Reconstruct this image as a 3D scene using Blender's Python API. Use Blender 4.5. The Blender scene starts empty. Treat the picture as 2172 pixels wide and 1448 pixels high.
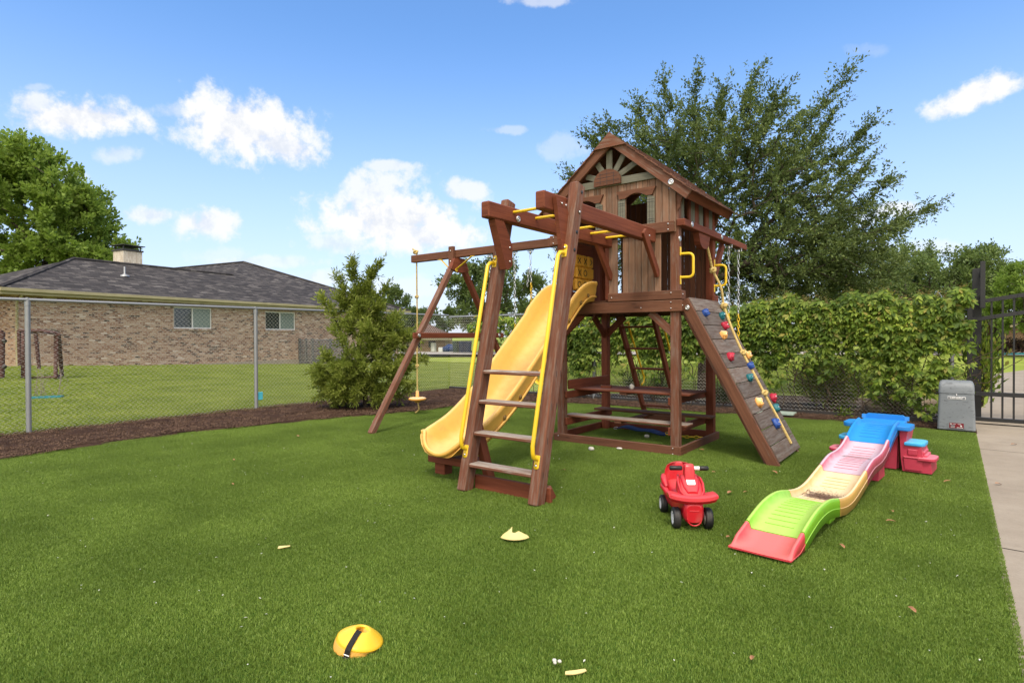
import bpy, bmesh, math, random
import numpy as np
from mathutils import Vector, Matrix, Euler
random.seed(7); rng = np.random.default_rng(7)
SC = bpy.context.scene
COL = SC.collection
R = math.radians

# ---------------------------------------------------------------- camera
cam = bpy.data.objects.new('camera', bpy.data.cameras.new('camera'))
COL.objects.link(cam)
YAW, PITCH, ROLL = -0.649465, -0.009058, -0.004084
cy, sy, cp, sp = math.cos(YAW), math.sin(YAW), math.cos(PITCH), math.sin(PITCH)
FWD = Vector((sy*cp, cy*cp, sp)); RGT = Vector((cy, -sy, 0)); UPV = RGT.cross(FWD)
r2 = RGT*math.cos(ROLL) + UPV*math.sin(ROLL); u2 = -RGT*math.sin(ROLL) + UPV*math.cos(ROLL)
M3 = Matrix((r2, u2, -FWD)).transposed()
CAM = Vector((0, 0, 1.28))
cam.matrix_world = Matrix.Translation(CAM) @ M3.to_4x4()
cam.data.lens = 1234.89/2172*36; cam.data.sensor_width = 36
cam.data.clip_start = 0.05; cam.data.clip_end = 2000
SC.camera = cam
def ray(px, py):            # direction of a photo pixel, one metre deep along the view axis
    return r2*((px-1086)/1234.89) + u2*(-(py-724)/1234.89) + FWD

# ---------------------------------------------------------------- world: daylight sky with clouds
SUN_EL, SUN_AZ = R(58), R(150)       # azimuth measured clockwise from +Y
world = bpy.data.worlds.new('World'); SC.world = world; world.use_nodes = True
nt = world.node_tree; nt.nodes.clear()
def N(t, typ, **kw):
    n = t.nodes.new(typ)
    for k, v in kw.items(): setattr(n, k, v)
    return n
def setin(n, **kw):
    for k, v in kw.items(): n.inputs[k.replace('_', ' ')].default_value = v
out = N(nt, 'ShaderNodeOutputWorld'); bg = N(nt, 'ShaderNodeBackground')
sky = N(nt, 'ShaderNodeTexSky', sky_type='NISHITA', sun_disc=False, sun_elevation=SUN_EL, sun_rotation=SUN_AZ)
sky.air_density = 1.0; sky.dust_density = 0.6; sky.ozone_density = 2.0; sky.altitude = 0
tc = N(nt, 'ShaderNodeTexCoord')
SKY_STRENGTH = 0.13
hsv = N(nt, 'ShaderNodeHueSaturation'); hsv.inputs['Saturation'].default_value = 1.20; hsv.inputs['Value'].default_value = 1.17; hsv.inputs['Hue'].default_value = .503
nt.links.new(sky.outputs['Color'], hsv.inputs['Color'])
noise = N(nt, 'ShaderNodeTexNoise'); setin(noise, Scale=24.0, Detail=12.0, Roughness=0.63)
nt.links.new(tc.outputs['Generated'], noise.inputs['Vector'])
noise2 = N(nt, 'ShaderNodeTexNoise'); setin(noise2, Scale=3.1, Detail=5.0, Roughness=0.6)
nt.links.new(tc.outputs['Generated'], noise2.inputs['Vector'])
def math_node(op, a, b=None, clamp=False):
    n = N(nt, 'ShaderNodeMath', operation=op, use_clamp=clamp)
    for i, v in enumerate((a, b)):
        if v is None: continue
        if isinstance(v, (int, float)): n.inputs[i].default_value = v
        else: nt.links.new(v, n.inputs[i])
    return n.outputs[0]
nz = math_node('MULTIPLY', math_node('SUBTRACT', noise.outputs['Fac'], 0.5), 2.3)
total = None
# each cloud: a direction, its half width and half height in radians-ish, tilt, strength
CLOUDS = [(170,250,125,38,0,1.),(80,222,40,28,0,.8),(520,270,130,62,8,1.),(600,310,90,38,14,.95),(400,235,80,18,0,.45),
          (445,472,62,32,0,.9),(318,456,50,18,0,.75),(835,465,150,60,0,1.),(790,430,95,62,-20,.85),(905,500,130,36,0,.95),(720,515,70,24,0,.6),
          (985,405,52,22,0,.8),(826,352,48,13,0,.75),(2065,204,78,30,-27,1.),(2015,228,45,20,-20,.8),
          (252,326,36,18,0,.5),(1910,445,50,16,0,.8),(1835,462,45,14,0,.5),(1075,276,44,9,0,.35),(1195,312,60,26,0,.28),(76,185,26,8,0,.35),
          (1150,2,70,10,0,.5),(150,370,24,14,0,.5),(560,555,110,14,0,.5),(690,590,60,18,0,.55),(850,610,120,22,0,.4),(1930,525,90,16,0,.45),(1850,105,40,14,0,.15),(480,545,60,18,0,.3)]
for (px, py, a, b, tilt, s) in CLOUDS:
    d = ray(px, py); L = d.length; d = d.normalized()
    k = 1234.89*L
    m = N(nt, 'ShaderNodeMapping', vector_type='TEXTURE')
    ex = FWD.cross(Vector((0,0,1))); ex = (ex - d*ex.dot(d)).normalized(); ez = ex.cross(d).normalized()
    if ez.z < 0: ez = -ez
    t = R(-tilt); ex, ez = ex*math.cos(t)+ez*math.sin(t), -ex*math.sin(t)+ez*math.cos(t)
    rot = Matrix((ex, d, ez)).transposed().to_euler('XYZ')
    m.inputs['Location'].default_value = d
    m.inputs['Rotation'].default_value = rot
    m.inputs['Scale'].default_value = (1.15*a/k, 0.3, 1.15*b/k)
    nt.links.new(tc.outputs['Generated'], m.inputs['Vector'])
    ln = N(nt, 'ShaderNodeVectorMath', operation='LENGTH'); nt.links.new(m.outputs['Vector'], ln.inputs[0])
    v = math_node('SUBTRACT', ln.outputs['Value'], nz)
    mr = N(nt, 'ShaderNodeMapRange', interpolation_type='SMOOTHSTEP')
    setin(mr, From_Min=1.12, From_Max=0.45, To_Min=0.0, To_Max=s); nt.links.new(v, mr.inputs['Value'])
    total = mr.outputs['Result'] if total is None else math_node('MAXIMUM', total, mr.outputs['Result'])
# thin white veil near the horizon and a broad bank of unseen cloud, added as fill light, behind and above the photographer
sep = N(nt, 'ShaderNodeSeparateXYZ'); nt.links.new(tc.outputs['Generated'], sep.inputs[0])
veil = N(nt, 'ShaderNodeMapRange', interpolation_type='SMOOTHSTEP')
setin(veil, From_Min=0.48, From_Max=-0.04, To_Min=0.0, To_Max=0.82); nt.links.new(sep.outputs['Z'], veil.inputs['Value'])
dt = N(nt, 'ShaderNodeVectorMath', operation='DOT_PRODUCT'); nt.links.new(tc.outputs['Generated'], dt.inputs[0])
bk = (-FWD*0.72 + Vector((0,0,0.70))).normalized(); dt.inputs[1].default_value = bk
fill_bank = N(nt, 'ShaderNodeMapRange', interpolation_type='SMOOTHSTEP')
nt.links.new(math_node('ADD', dt.outputs['Value'], math_node('MULTIPLY', math_node('SUBTRACT', noise2.outputs['Fac'], .5), 0.9)), fill_bank.inputs['Value'])
setin(fill_bank, From_Min=0.35, From_Max=0.62, To_Min=0.0, To_Max=0.92)
mx0 = N(nt, 'ShaderNodeMix', data_type='RGBA'); mx0.inputs['B'].default_value = (2.85, 3.2, 4.3, 1)
nt.links.new(hsv.outputs['Color'], mx0.inputs['A']); nt.links.new(veil.outputs['Result'], mx0.inputs['Factor'])
mx = N(nt, 'ShaderNodeMix', data_type='RGBA'); cshade = N(nt, 'ShaderNodeMix', data_type='RGBA'); cshade.inputs['A'].default_value = (3.55, 3.72, 4.05, 1); cshade.inputs['B'].default_value = (4.4, 4.4, 4.42, 1)
cs_r = N(nt, 'ShaderNodeMapRange', interpolation_type='SMOOTHSTEP'); setin(cs_r, From_Min=0.36, From_Max=0.54); nt.links.new(noise.outputs['Fac'], cs_r.inputs['Value']); nt.links.new(cs_r.outputs['Result'], cshade.inputs['Factor']); nt.links.new(cshade.outputs['Result'], mx.inputs['B'])
nt.links.new(mx0.outputs['Result'], mx.inputs['A']); nt.links.new(total, mx.inputs['Factor'])
mx2 = N(nt, 'ShaderNodeMix', data_type='RGBA'); mx2.inputs['B'].default_value = (9.4, 8.6, 7.6, 1)
nt.links.new(mx.outputs['Result'], mx2.inputs['A']); nt.links.new(fill_bank.outputs['Result'], mx2.inputs['Factor'])
nt.links.new(mx2.outputs['Result'], bg.inputs['Color']); bg.inputs['Strength'].default_value = SKY_STRENGTH
nt.links.new(bg.outputs[0], out.inputs[0])

sun_d = bpy.data.lights.new('sun', 'SUN'); sun_d.energy = 1.5; sun_d.angle = R(11); sun_d.color = (1.0, .92, .80)
sun = bpy.data.objects.new('sun', sun_d); COL.objects.link(sun)
sdir = Vector((math.sin(SUN_AZ)*math.cos(SUN_EL), math.cos(SUN_AZ)*math.cos(SUN_EL), math.sin(SUN_EL)))
sun.rotation_euler = sdir.to_track_quat('Z', 'Y').to_euler()
SC.view_settings.view_transform = 'Standard'; SC.view_settings.look = 'None'
SC.view_settings.exposure = 0.85; SC.view_settings.gamma = 1.0
SC.cycles.use_denoising = True
SC.cycles.max_bounces = 8; SC.cycles.transparent_max_bounces = 8

# ---------------------------------------------------------------- materials
MATS = {}
def newmat(name):
    m = bpy.data.materials.new(name); m.use_nodes = True; t = m.node_tree
    b = t.nodes['Principled BSDF']; MATS[name] = m
    return m, t, b
def lk(t, a, b): t.links.new(a, b)
def ramp(t, fac, stops, interp='LINEAR'):
    r = N(t, 'ShaderNodeValToRGB'); r.color_ramp.interpolation = interp
    e = r.color_ramp.elements
    while len(e) < len(stops): e.new(0.5)
    for el, (p, c) in zip(e, stops): el.position = p; el.color = (*c, 1) if len(c) == 3 else c
    lk(t, fac, r.inputs['Fac']); return r.outputs['Color']
def tex_noise(t, vec, scale, detail=4, rough=.55, dist=0):
    n = N(t, 'ShaderNodeTexNoise'); setin(n, Scale=scale, Detail=detail, Roughness=rough, Distortion=dist)
    if vec is not None: lk(t, vec, n.inputs['Vector'])
    return n.outputs['Fac']
def mapping(t, vec, scale=(1,1,1), loc=(0,0,0)):
    m = N(t, 'ShaderNodeMapping'); m.inputs['Scale'].default_value = scale; m.inputs['Location'].default_value = loc
    lk(t, vec, m.inputs['Vector']); return m.outputs['Vector']
def mixc(t, f, a, b, mode='MIX'):
    m = N(t, 'ShaderNodeMix', data_type='RGBA', blend_type=mode)
    for s, v in (('Factor', f), ('A', a), ('B', b)):
        if isinstance(v, (int, float)): m.inputs[s].default_value = v
        elif isinstance(v, tuple): m.inputs[s].default_value = (*v, 1) if len(v) == 3 else v
        else: lk(t, v, m.inputs[s])
    return m.outputs['Result']
def mth(t, op, a, b=None, clamp=False):
    n = N(t, 'ShaderNodeMath', operation=op, use_clamp=clamp)
    for i, v in enumerate((a, b)):
        if v is None: continue
        if isinstance(v, (int, float)): n.inputs[i].default_value = v
        else: lk(t, v, n.inputs[i])
    return n.outputs[0]
def bump(t, b, h, strength=.3, dist=.01):
    n = N(t, 'ShaderNodeBump'); setin(n, Strength=strength, Distance=dist); lk(t, h, n.inputs['Height']); lk(t, n.outputs[0], b.inputs['Normal'])
def maprange(t, v, a, b, c=0., d=1.):
    n = N(t, 'ShaderNodeMapRange', interpolation_type='SMOOTHSTEP'); setin(n, From_Min=a, From_Max=b, To_Min=c, To_Max=d); lk(t, v, n.inputs['Value']); return n.outputs['Result']
def coords(t, which='UV'): return N(t, 'ShaderNodeTexCoord').outputs[which]
def island(t): return N(t, 'ShaderNodeNewGeometry').outputs['Random Per Island']
def normal_z(t):
    g = N(t, 'ShaderNodeNewGeometry'); s = N(t, 'ShaderNodeSeparateXYZ'); lk(t, g.outputs['Normal'], s.inputs[0]); return s.outputs['Z']

def wood(name, dark, light, grey=.15, greycol=(.23,.19,.155), top=.35, vary=.25, stain=.5):
    """stained cedar: grain along UV u; weathered to grey in patches and on upward faces"""
    m, t, b = newmat(name); uv = coords(t)
    g1 = tex_noise(t, mapping(t, uv, (2.2, 46, 1)), 1.0, 6, .65, .6)
    g2 = tex_noise(t, mapping(t, uv, (0.9, 9, 1)), 1.0, 3, .5, 1.2)
    f = mth(t, 'ADD', mth(t, 'MULTIPLY', g1, .6), mth(t, 'MULTIPLY', g2, .4))
    c = ramp(t, f, [(.30, dark), (.68, light)])
    kn = N(t, 'ShaderNodeTexVoronoi'); kn.inputs['Scale'].default_value = 1.0; lk(t, mapping(t, uv, (2.3, 9, 1)), kn.inputs['Vector'])
    c = mixc(t, mth(t, 'MULTIPLY', maprange(t, kn.outputs['Distance'], .13, .05), .55), c, tuple(x*.35 for x in dark))
    w = tex_noise(t, mapping(t, uv, (3.2, 26, 1)), 1.2, 6, .72)
    wm = maprange(t, w, .66-grey*.5, .80-grey*.35)
    nz_ = maprange(t, normal_z(t), .35, .9)
    fine = tex_noise(t, mapping(t, uv, (7, 120, 1)), 1.0, 3, .6)
    wm = mth(t, 'ADD', mth(t, 'MULTIPLY', wm, min(1, .35+grey)), mth(t, 'MULTIPLY', nz_, mth(t, 'MULTIPLY', maprange(t, w, .25, .6), top)), True)
    gc = mixc(t, fine, tuple(x*.62 for x in greycol), tuple(x*1.25 for x in greycol))
    c = mixc(t, wm, c, gc)
    obj = coords(t, 'Object')
    st = maprange(t, tex_noise(t, obj, 2.3, 5, .65), .45, .75)
    c = mixc(t, mth(t, 'MULTIPLY', st, stain*.5), c, tuple(x*.55 for x in dark))
    sc = maprange(t, tex_noise(t, mapping(t, uv, (9, 60, 1)), 2.0, 2, .5), .70, .76)
    c = mixc(t, mth(t, 'MULTIPLY', sc, .35), c, tuple(min(1, x*1.9) for x in light))
    h = N(t, 'ShaderNodeHueSaturation'); lk(t, c, h.inputs['Color'])
    lk(t, mth(t, 'ADD', mth(t, 'MULTIPLY', island(t), vary*2), 1-vary), h.inputs['Value'])
    lk(t, h.outputs[0], b.inputs['Base Color'])
    b.inputs['Roughness'].default_value = .72; b.inputs['Specular IOR Level'].default_value = .25
    bump(t, b, mth(t, 'ADD', g1, mth(t, 'MULTIPLY', fine, .4)), .35, .004)
    return m
WRED = wood('stained_red_cedar', (.095,.023,.010), (.225,.063,.030), .06, (.26,.19,.16), .25, .16, .35)
WBRN = wood('stained_brown_cedar', (.075,.028,.015), (.18,.076,.041), .18, (.20,.155,.12), .3, .2, .5)
WPOST = wood('worn_post_cedar', (.098,.033,.017), (.205,.080,.045), .44, (.215,.148,.115), .3, .2, .5)
WGRY = wood('weathered_grey_siding', (.135,.066,.039), (.285,.16,.10), .38, (.25,.195,.15), .3, .24, .5)
WTREAD = wood('worn_tread_cedar', (.12,.040,.022), (.23,.095,.055), .30, (.36,.33,.29), 1.0, .18, .3)
WGREEN = wood('greenish_trim_cedar', (.085,.082,.060), (.175,.165,.125), .40, (.20,.195,.155), .3, .14, .3)
WROCK = wood('weathered_climbing_boards', (.07,.048,.038), (.16,.115,.09), .50, (.19,.165,.145), .35, .25, .5)
WROOF = wood('roof_shake_cedar', (.075,.030,.018), (.19,.085,.052), .15, (.21,.16,.125), .2, .3, .45)

def plastic(name, side, top=None, rough=.45, dirt=None, spec=.4, var=.06):
    m, t, b = newmat(name)
    o = coords(t, 'Object')
    n = tex_noise(t, o, 14, 4, .6)
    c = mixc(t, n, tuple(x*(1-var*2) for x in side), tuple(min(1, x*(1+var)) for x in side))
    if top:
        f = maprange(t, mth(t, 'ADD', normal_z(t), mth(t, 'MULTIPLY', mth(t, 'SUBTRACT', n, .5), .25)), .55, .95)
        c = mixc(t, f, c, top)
    if dirt:
        uv = coords(t); s = N(t, 'ShaderNodeSeparateXYZ'); lk(t, uv, s.inputs[0])
        for (u0, u1, col, amt, ragged) in dirt:
            nn = tex_noise(t, mapping(t, uv, (30, 9, 1)), 1, 6, .7)
            uu = mth(t, 'ADD', s.outputs['X'], mth(t, 'MULTIPLY', mth(t, 'SUBTRACT', nn, .5), ragged))
            mk = mth(t, 'MULTIPLY', maprange(t, uu, u0, u0+.03), maprange(t, uu, u1+.06, u1-.02))
            vv = mth(t, 'ABSOLUTE', s.outputs['Y'])
            mk = mth(t, 'MULTIPLY', mk, maprange(t, mth(t, 'ADD', vv, mth(t, 'MULTIPLY', nn, .07)), .160, .128))
            n2 = tex_noise(t, mapping(t, uv, (22, 60, 1)), 1, 5, .75)
            cc = ramp(t, n2, [(.3, tuple(x*.4 for x in col)), (.62, col), (.75, (.55,.47,.40))])
            c = mixc(t, mth(t, 'MULTIPLY', mk, mth(t, 'MULTIPLY', maprange(t, n2, .15, .38), amt)), c, cc)
    gr = maprange(t, tex_noise(t, o, 7, 7, .7, .8), .50, .78)
    c = mixc(t, mth(t, 'MULTIPLY', gr, .22), c, (.20,.16,.12))
    lk(t, c, b.inputs['Base Color']); b.inputs['Roughness'].default_value = rough; b.inputs['Specular IOR Level'].default_value = spec
    lk(t, mth(t, 'ADD', mth(t, 'MULTIPLY', gr, .25), rough), b.inputs['Roughness'])
    bump(t, b, tex_noise(t, o, 160, 2, .5), .06, .002)
    return m
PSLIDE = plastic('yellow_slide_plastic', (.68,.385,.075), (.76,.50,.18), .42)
PYEL = plastic('bright_yellow_coating', (.80,.52,.02), None, .32)
PTTT = plastic('orange_yellow_tile', (.80,.42,.05), None, .45)
PBLK = plastic('black_plastic', (.012,.012,.013), None, .42)
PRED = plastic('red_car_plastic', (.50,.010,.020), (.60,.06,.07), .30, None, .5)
PWHT = plastic('white_plastic', (.74,.74,.74), None, .45)
PTYRE = plastic('black_tyre', (.016,.016,.017), None, .5)
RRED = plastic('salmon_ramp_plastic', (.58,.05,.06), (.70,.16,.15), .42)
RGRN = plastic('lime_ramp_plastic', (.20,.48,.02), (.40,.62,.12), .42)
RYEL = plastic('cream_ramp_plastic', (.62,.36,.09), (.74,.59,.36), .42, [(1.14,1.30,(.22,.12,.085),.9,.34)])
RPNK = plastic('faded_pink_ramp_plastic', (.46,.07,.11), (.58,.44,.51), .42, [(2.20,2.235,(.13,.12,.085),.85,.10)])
RBLU = plastic('blue_platform_plastic', (.012,.20,.60), (.02,.25,.66), .40)
RSTEP = plastic('light_blue_step_plastic', (.05,.38,.72), (.12,.52,.80), .40)
RBASE = plastic('pink_red_base_plastic', (.50,.045,.085), (.68,.20,.26), .45)
PHOLD = {'blue': plastic('blue_hold', (.02,.07,.30), None, .5), 'teal': plastic('teal_hold', (.01,.14,.17), None, .5),
         'red': plastic('red_hold', (.42,.015,.045), None, .5), 'orange': plastic('orange_hold', (.85,.42,.12), (.88,.62,.36), .45)}
PCONE = plastic('yellow_cone_plastic', (.83,.48,.02), (.85,.54,.05), .35)
PCONE2 = plastic('orange_cone_plastic', (.80,.42,.08), (.80,.44,.10), .4)
PPALE = plastic('faded_yellow_fragment', (.62,.49,.17), (.66,.54,.23), .55)

def metal(name, col, rough=.45, metallic=.8, n=.15):
    m, t, b = newmat(name); o = coords(t, 'Object')
    f = tex_noise(t, o, 9, 5, .6)
    lk(t, mixc(t, f, tuple(x*(1-n) for x in col), tuple(min(1, x*(1+n)) for x in col)), b.inputs['Base Color'])
    b.inputs['Roughness'].default_value = rough; b.inputs['Metallic'].default_value = metallic
    return m
GALV = metal('galvanised_steel', (.30,.31,.325), .5, .55)
WIRE = metal('galvanised_wire', (.50,.48,.42), .5, .25)
CHROME = metal('bolt_steel', (.65,.65,.66), .3, .9)
BLACKM = metal('black_painted_steel', (.014,.0145,.016), .5, .0, .3)
RUST = metal('rusty_brown_pipe', (.075,.032,.024), .75, .1, .4)
DARKST = metal('dark_flashing', (.05,.045,.042), .5, .3)

def simple(name, c1, c2, scale=6, rough=.8, detail=5, bmp=.2, bscale=None, coord='Object', spec=.25):
    m, t, b = newmat(name); o = coords(t, coord)
    f = tex_noise(t, o, scale, detail, .6)
    lk(t, ramp(t, f, [(.3, c1), (.7, c2)]), b.inputs['Base Color'])
    b.inputs['Roughness'].default_value = rough; b.inputs['Specular IOR Level'].default_value = spec
    if bmp: bump(t, b, tex_noise(t, o, bscale or scale*6, 4, .6), bmp, .01)
    return m
ROPE = simple('yellow_rope_fibre', (.42,.29,.085), (.70,.55,.24), 60, .85)
STRAP = simple('black_webbing', (.01,.01,.01), (.025,.024,.022), 90, .8)
STONE = simple('tan_boulder', (.22,.17,.12), (.42,.34,.25), 5, .9, 6, .5)
PEBBLE = simple('white_stone', (.45,.43,.38), (.68,.65,.58), 30, .8)
BARK = simple('grey_brown_bark', (.035,.026,.02), (.10,.08,.062), 14, .95, 6, .7)
STEM = simple('thin_vine_stem', (.05,.035,.025), (.12,.09,.06), 20, .9)
TRIM = simple('cream_trim_paint', (.30,.265,.15), (.37,.33,.20), 3, .6, 3, .05)
WINW = simple('white_window_frame', (.62,.63,.62), (.72,.72,.70), 5, .5, 3, 0)
TARP = simple('blue_rubber', (.012,.03,.10), (.03,.06,.16), 8, .6)
TEAL = simple('turquoise_plastic', (.015,.14,.16), (.03,.20,.22), 9, .6)
CYAN = simple('cyan_plastic', (.06,.42,.56), (.12,.55,.68), 12, .5)
LIDG = simple('pale_green_lid', (.26,.33,.27), (.36,.43,.36), 9, .7)
BINB = simple('dark_blue_bin', (.012,.03,.085), (.02,.05,.12), 4, .5)
BING = simple('dark_green_bin', (.012,.04,.028), (.025,.06,.04), 4, .5)
TANW = simple('tan_brick_far', (.23,.15,.09), (.33,.22,.135), 3, .9)
BRNROOF = simple('brown_shingle_far', (.085,.052,.04), (.15,.095,.075), 4, .9)
LATT = simple('grey_lattice_wood', (.085,.085,.085), (.15,.148,.14), 7, .85)
PETAL = simple('pale_petal', (.40,.42,.34), (.66,.66,.58), 20, .8)
DLEAF = simple('dry_leaf', (.20,.085,.04), (.42,.23,.12), 40, .8)
TWIG = simple('dry_twig', (.18,.15,.11), (.33,.29,.22), 40, .85)
SOFFIT = simple('tan_soffit', (.22,.20,.12), (.28,.25,.15), 3, .7, 3, .05)

def leafmat(name, dark, mid, light, trans=.35, accent=None, rough=.55):
    m, t, b = newmat(name)
    r = island(t)
    stops = [(0., dark), (.5, mid), (1., light)] if not accent else [(0., dark), (.45, mid), (.90, light), (.97, accent)]
    c0 = ramp(t, r, stops)
    big = tex_noise(t, N(t, 'ShaderNodeNewGeometry').outputs['Position'], 1.1, 3, .6)
    c = mixc(t, maprange(t, big, .3, .7), mixc(t, .75, c0, dark), c0)
    lk(t, c, b.inputs['Base Color']); b.inputs['Roughness'].default_value = rough; b.inputs['Specular IOR Level'].default_value = .3
    tr = N(t, 'ShaderNodeBsdfTranslucent'); lk(t, mixc(t, .3, c, (.3,.4,.05)), tr.inputs['Color'])
    ms = N(t, 'ShaderNodeMixShader'); ms.inputs[0].default_value = trans
    lk(t, b.outputs[0], ms.inputs[1]); lk(t, tr.outputs[0], ms.inputs[2])
    lk(t, ms.outputs[0], t.nodes['Material Output'].inputs['Surface'])
    return m
L_OAK = leafmat('live_oak_leaf', (.048,.078,.024), (.110,.160,.042), (.235,.29,.085), .28)
L_MAPLE = leafmat('bright_green_leaf', (.14,.225,.034), (.25,.36,.06), (.38,.50,.115), .48)
L_VINE = leafmat('vine_leaf', (.045,.090,.011), (.17,.265,.025), (.35,.44,.06), .34, (.36,.31,.07))
L_SHRUB = leafmat('shrub_leaf', (.13,.175,.024), (.25,.30,.045), (.40,.44,.10), .42)
L_FAR = leafmat('far_tree_leaf', (.06,.095,.028), (.105,.16,.045), (.19,.245,.075), .3)
L_FAR2 = leafmat('far_pale_tree_leaf', (.08,.125,.035), (.145,.21,.058), (.25,.32,.10), .3)
L_RED = leafmat('dark_red_shrub_leaf', (.020,.008,.008), (.045,.016,.014), (.07,.03,.02), .2)
L_TUFT = leafmat('strap_leaf', (.025,.045,.018), (.06,.09,.035), (.12,.16,.06), .25)
L_TURF = leafmat('artificial_turf_blade', (.112,.178,.026), (.200,.300,.046), (.305,.415,.088), .25, None, .45)
L_LAWN = leafmat('mown_lawn_blade', (.17,.235,.028), (.28,.345,.050), (.42,.46,.105), .3, (.38,.34,.15))
L_CHIP = simple('mulch_chip', (.060,.034,.022), (.17,.105,.068), 25, .95, 4, 0)

def ground_mat(name, cols, scales=(.6, 9, 60), rough=.95, bmp=.5):
    m, t, b = newmat(name); o = coords(t, 'Object')
    f = mth(t, 'ADD', mth(t, 'MULTIPLY', tex_noise(t, o, scales[0], 4, .6), .45), mth(t, 'ADD', mth(t, 'MULTIPLY', tex_noise(t, o, scales[1], 5, .65), .3), mth(t, 'MULTIPLY', tex_noise(t, o, scales[2], 3, .7), .25)))
    lk(t, ramp(t, f, cols), b.inputs['Base Color']); b.inputs['Roughness'].default_value = rough; b.inputs['Specular IOR Level'].default_value = .15
    bump(t, b, tex_noise(t, o, scales[2], 4, .7), bmp, .03)
    return m
G_LAWN = ground_mat('lawn_ground', [(.32,(.15,.205,.025)), (.50,(.24,.295,.042)), (.66,(.34,.36,.08))], (.35, 3, 45))
G_TURF = ground_mat('turf_backing', [(.35,(.045,.095,.012)), (.65,(.075,.145,.02))], (.6, 9, 120))
G_MULCH = ground_mat('mulch_ground', [(.35,(.035,.018,.011)), (.55,(.075,.040,.025)), (.72,(.15,.09,.06))], (2, 30, 130), .97, .9)
G_SOIL = ground_mat('dark_soil', [(.35,(.035,.024,.017)), (.65,(.10,.07,.05))], (1, 14, 70), .97, .7)  # dark brown earth of the strip behind the back fence
G_CONC = ground_mat('concrete', [(.33,(.24,.20,.155)), (.52,(.31,.265,.21)), (.68,(.37,.325,.26))], (.7, 5, 90), .85, .15)
t_ = G_CONC.node_tree; b_ = t_.nodes['Principled BSDF']; src = b_.inputs['Base Color'].links[0].from_socket; o_ = coords(t_, 'Object')
c_ = mixc(t_, mth(t_, 'MULTIPLY', maprange(t_, tex_noise(t_, o_, 1.3, 7, .72, .6), .52, .74), .38), src, (.17,.145,.115))
c_ = mixc(t_, mth(t_, 'MULTIPLY', maprange(t_, tex_noise(t_, o_, 11, 5, .7), .66, .72), .45), c_, (.13,.105,.08)); lk(t_, c_, b_.inputs['Base Color'])
G_ROAD = ground_mat('pale_road_concrete', [(.35,(.33,.30,.26)), (.65,(.42,.39,.34))], (.3, 4, 40), .85, .1)
G_GAP = simple('joint_gap', (.06,.05,.04), (.10,.085,.07), 20, .95)

def brickmat():
    m, t, b = newmat('mottled_brick'); uv = coords(t)
    br = N(t, 'ShaderNodeTexBrick'); setin(br, Scale=1.0, Mortar_Size=.006, Mortar_Smooth=.1, Bias=0.0, Brick_Width=.205, Row_Height=.0677)
    br.inputs['Color1'].default_value = (0,0,0,1); br.inputs['Color2'].default_value = (1,1,1,1)
    nv = N(t, 'ShaderNodeVectorMath', operation='ADD'); lk(t, uv, nv.inputs[0]); lk(t, nv.outputs[0], br.inputs['Vector'])
    col = ramp(t, br.outputs['Color'], [(0.,(.06,.045,.04)), (.08,(.15,.075,.05)), (.28,(.27,.145,.09)), (.5,(.36,.225,.15)), (.7,(.43,.31,.22)), (.85,(.32,.18,.115)), (1.,(.56,.46,.38))])
    fine = tex_noise(t, mapping(t, uv, (18, 30, 1)), 1, 4, .6)
    patch = tex_noise(t, mapping(t, uv, (1.2, 3.6, 1)), 1.2, 4, .6)
    col = mixc(t, mth(t, 'MULTIPLY', maprange(t, patch, .58, .66), .8), col, (.05,.04,.038))
    col = mixc(t, mth(t, 'MULTIPLY', maprange(t, fine, .56, .68), .7), col, (.70,.60,.51))
    c = mixc(t, br.outputs['Fac'], col, (.46,.40,.33))
    lk(t, c, b.inputs['Base Color']); b.inputs['Roughness'].default_value = .92; b.inputs['Specular IOR Level'].default_value = .15
    bump(t, b, mth(t, 'SUBTRACT', 1.0, br.outputs['Fac']), .5, .006)
    return m
BRICK = brickmat()
def shinglemat():
    m, t, b = newmat('charcoal_shingles'); uv = coords(t)
    br = N(t, 'ShaderNodeTexBrick'); setin(br, Scale=1.0, Mortar_Size=.008, Mortar_Smooth=.3, Brick_Width=.33, Row_Height=.14)
    br.inputs['Color1'].default_value = (0,0,0,1); br.inputs['Color2'].default_value = (1,1,1,1); lk(t, uv, br.inputs['Vector'])
    col = ramp(t, br.outputs['Color'], [(0.,(.038,.036,.038)), (.5,(.060,.056,.058)), (.8,(.085,.078,.076)), (1.,(.14,.13,.125))])
    p = tex_noise(t, mapping(t, uv, (1.5, 5, 1)), 1, 4, .6)
    col = mixc(t, mth(t, 'MULTIPLY', maprange(t, p, .5, .72), .3), col, (.032,.030,.031))
    c = mixc(t, mth(t, 'MULTIPLY', br.outputs['Fac'], .6), col, (.02,.019,.02))
    lk(t, c, b.inputs['Base Color']); b.inputs['Roughness'].default_value = .95; b.inputs['Specular IOR Level'].default_value = .1
    bump(t, b, tex_noise(t, uv, 60, 3, .6), .3, .01)
    return m
SHING = shinglemat()
def chimmat():
    m, t, b = newmat('white_washed_brick'); uv = coords(t)
    br = N(t, 'ShaderNodeTexBrick'); setin(br, Scale=1.0, Mortar_Size=.008, Brick_Width=.2, Row_Height=.07)
    br.inputs['Color1'].default_value = (.50,.42,.33,1); br.inputs['Color2'].default_value = (.66,.60,.52,1); br.inputs['Mortar'].default_value = (.42,.37,.30,1)
    lk(t, uv, br.inputs['Vector']); lk(t, br.outputs['Color'], b.inputs['Base Color']); b.inputs['Roughness'].default_value = .9
    return m
CHIM = chimmat()
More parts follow.
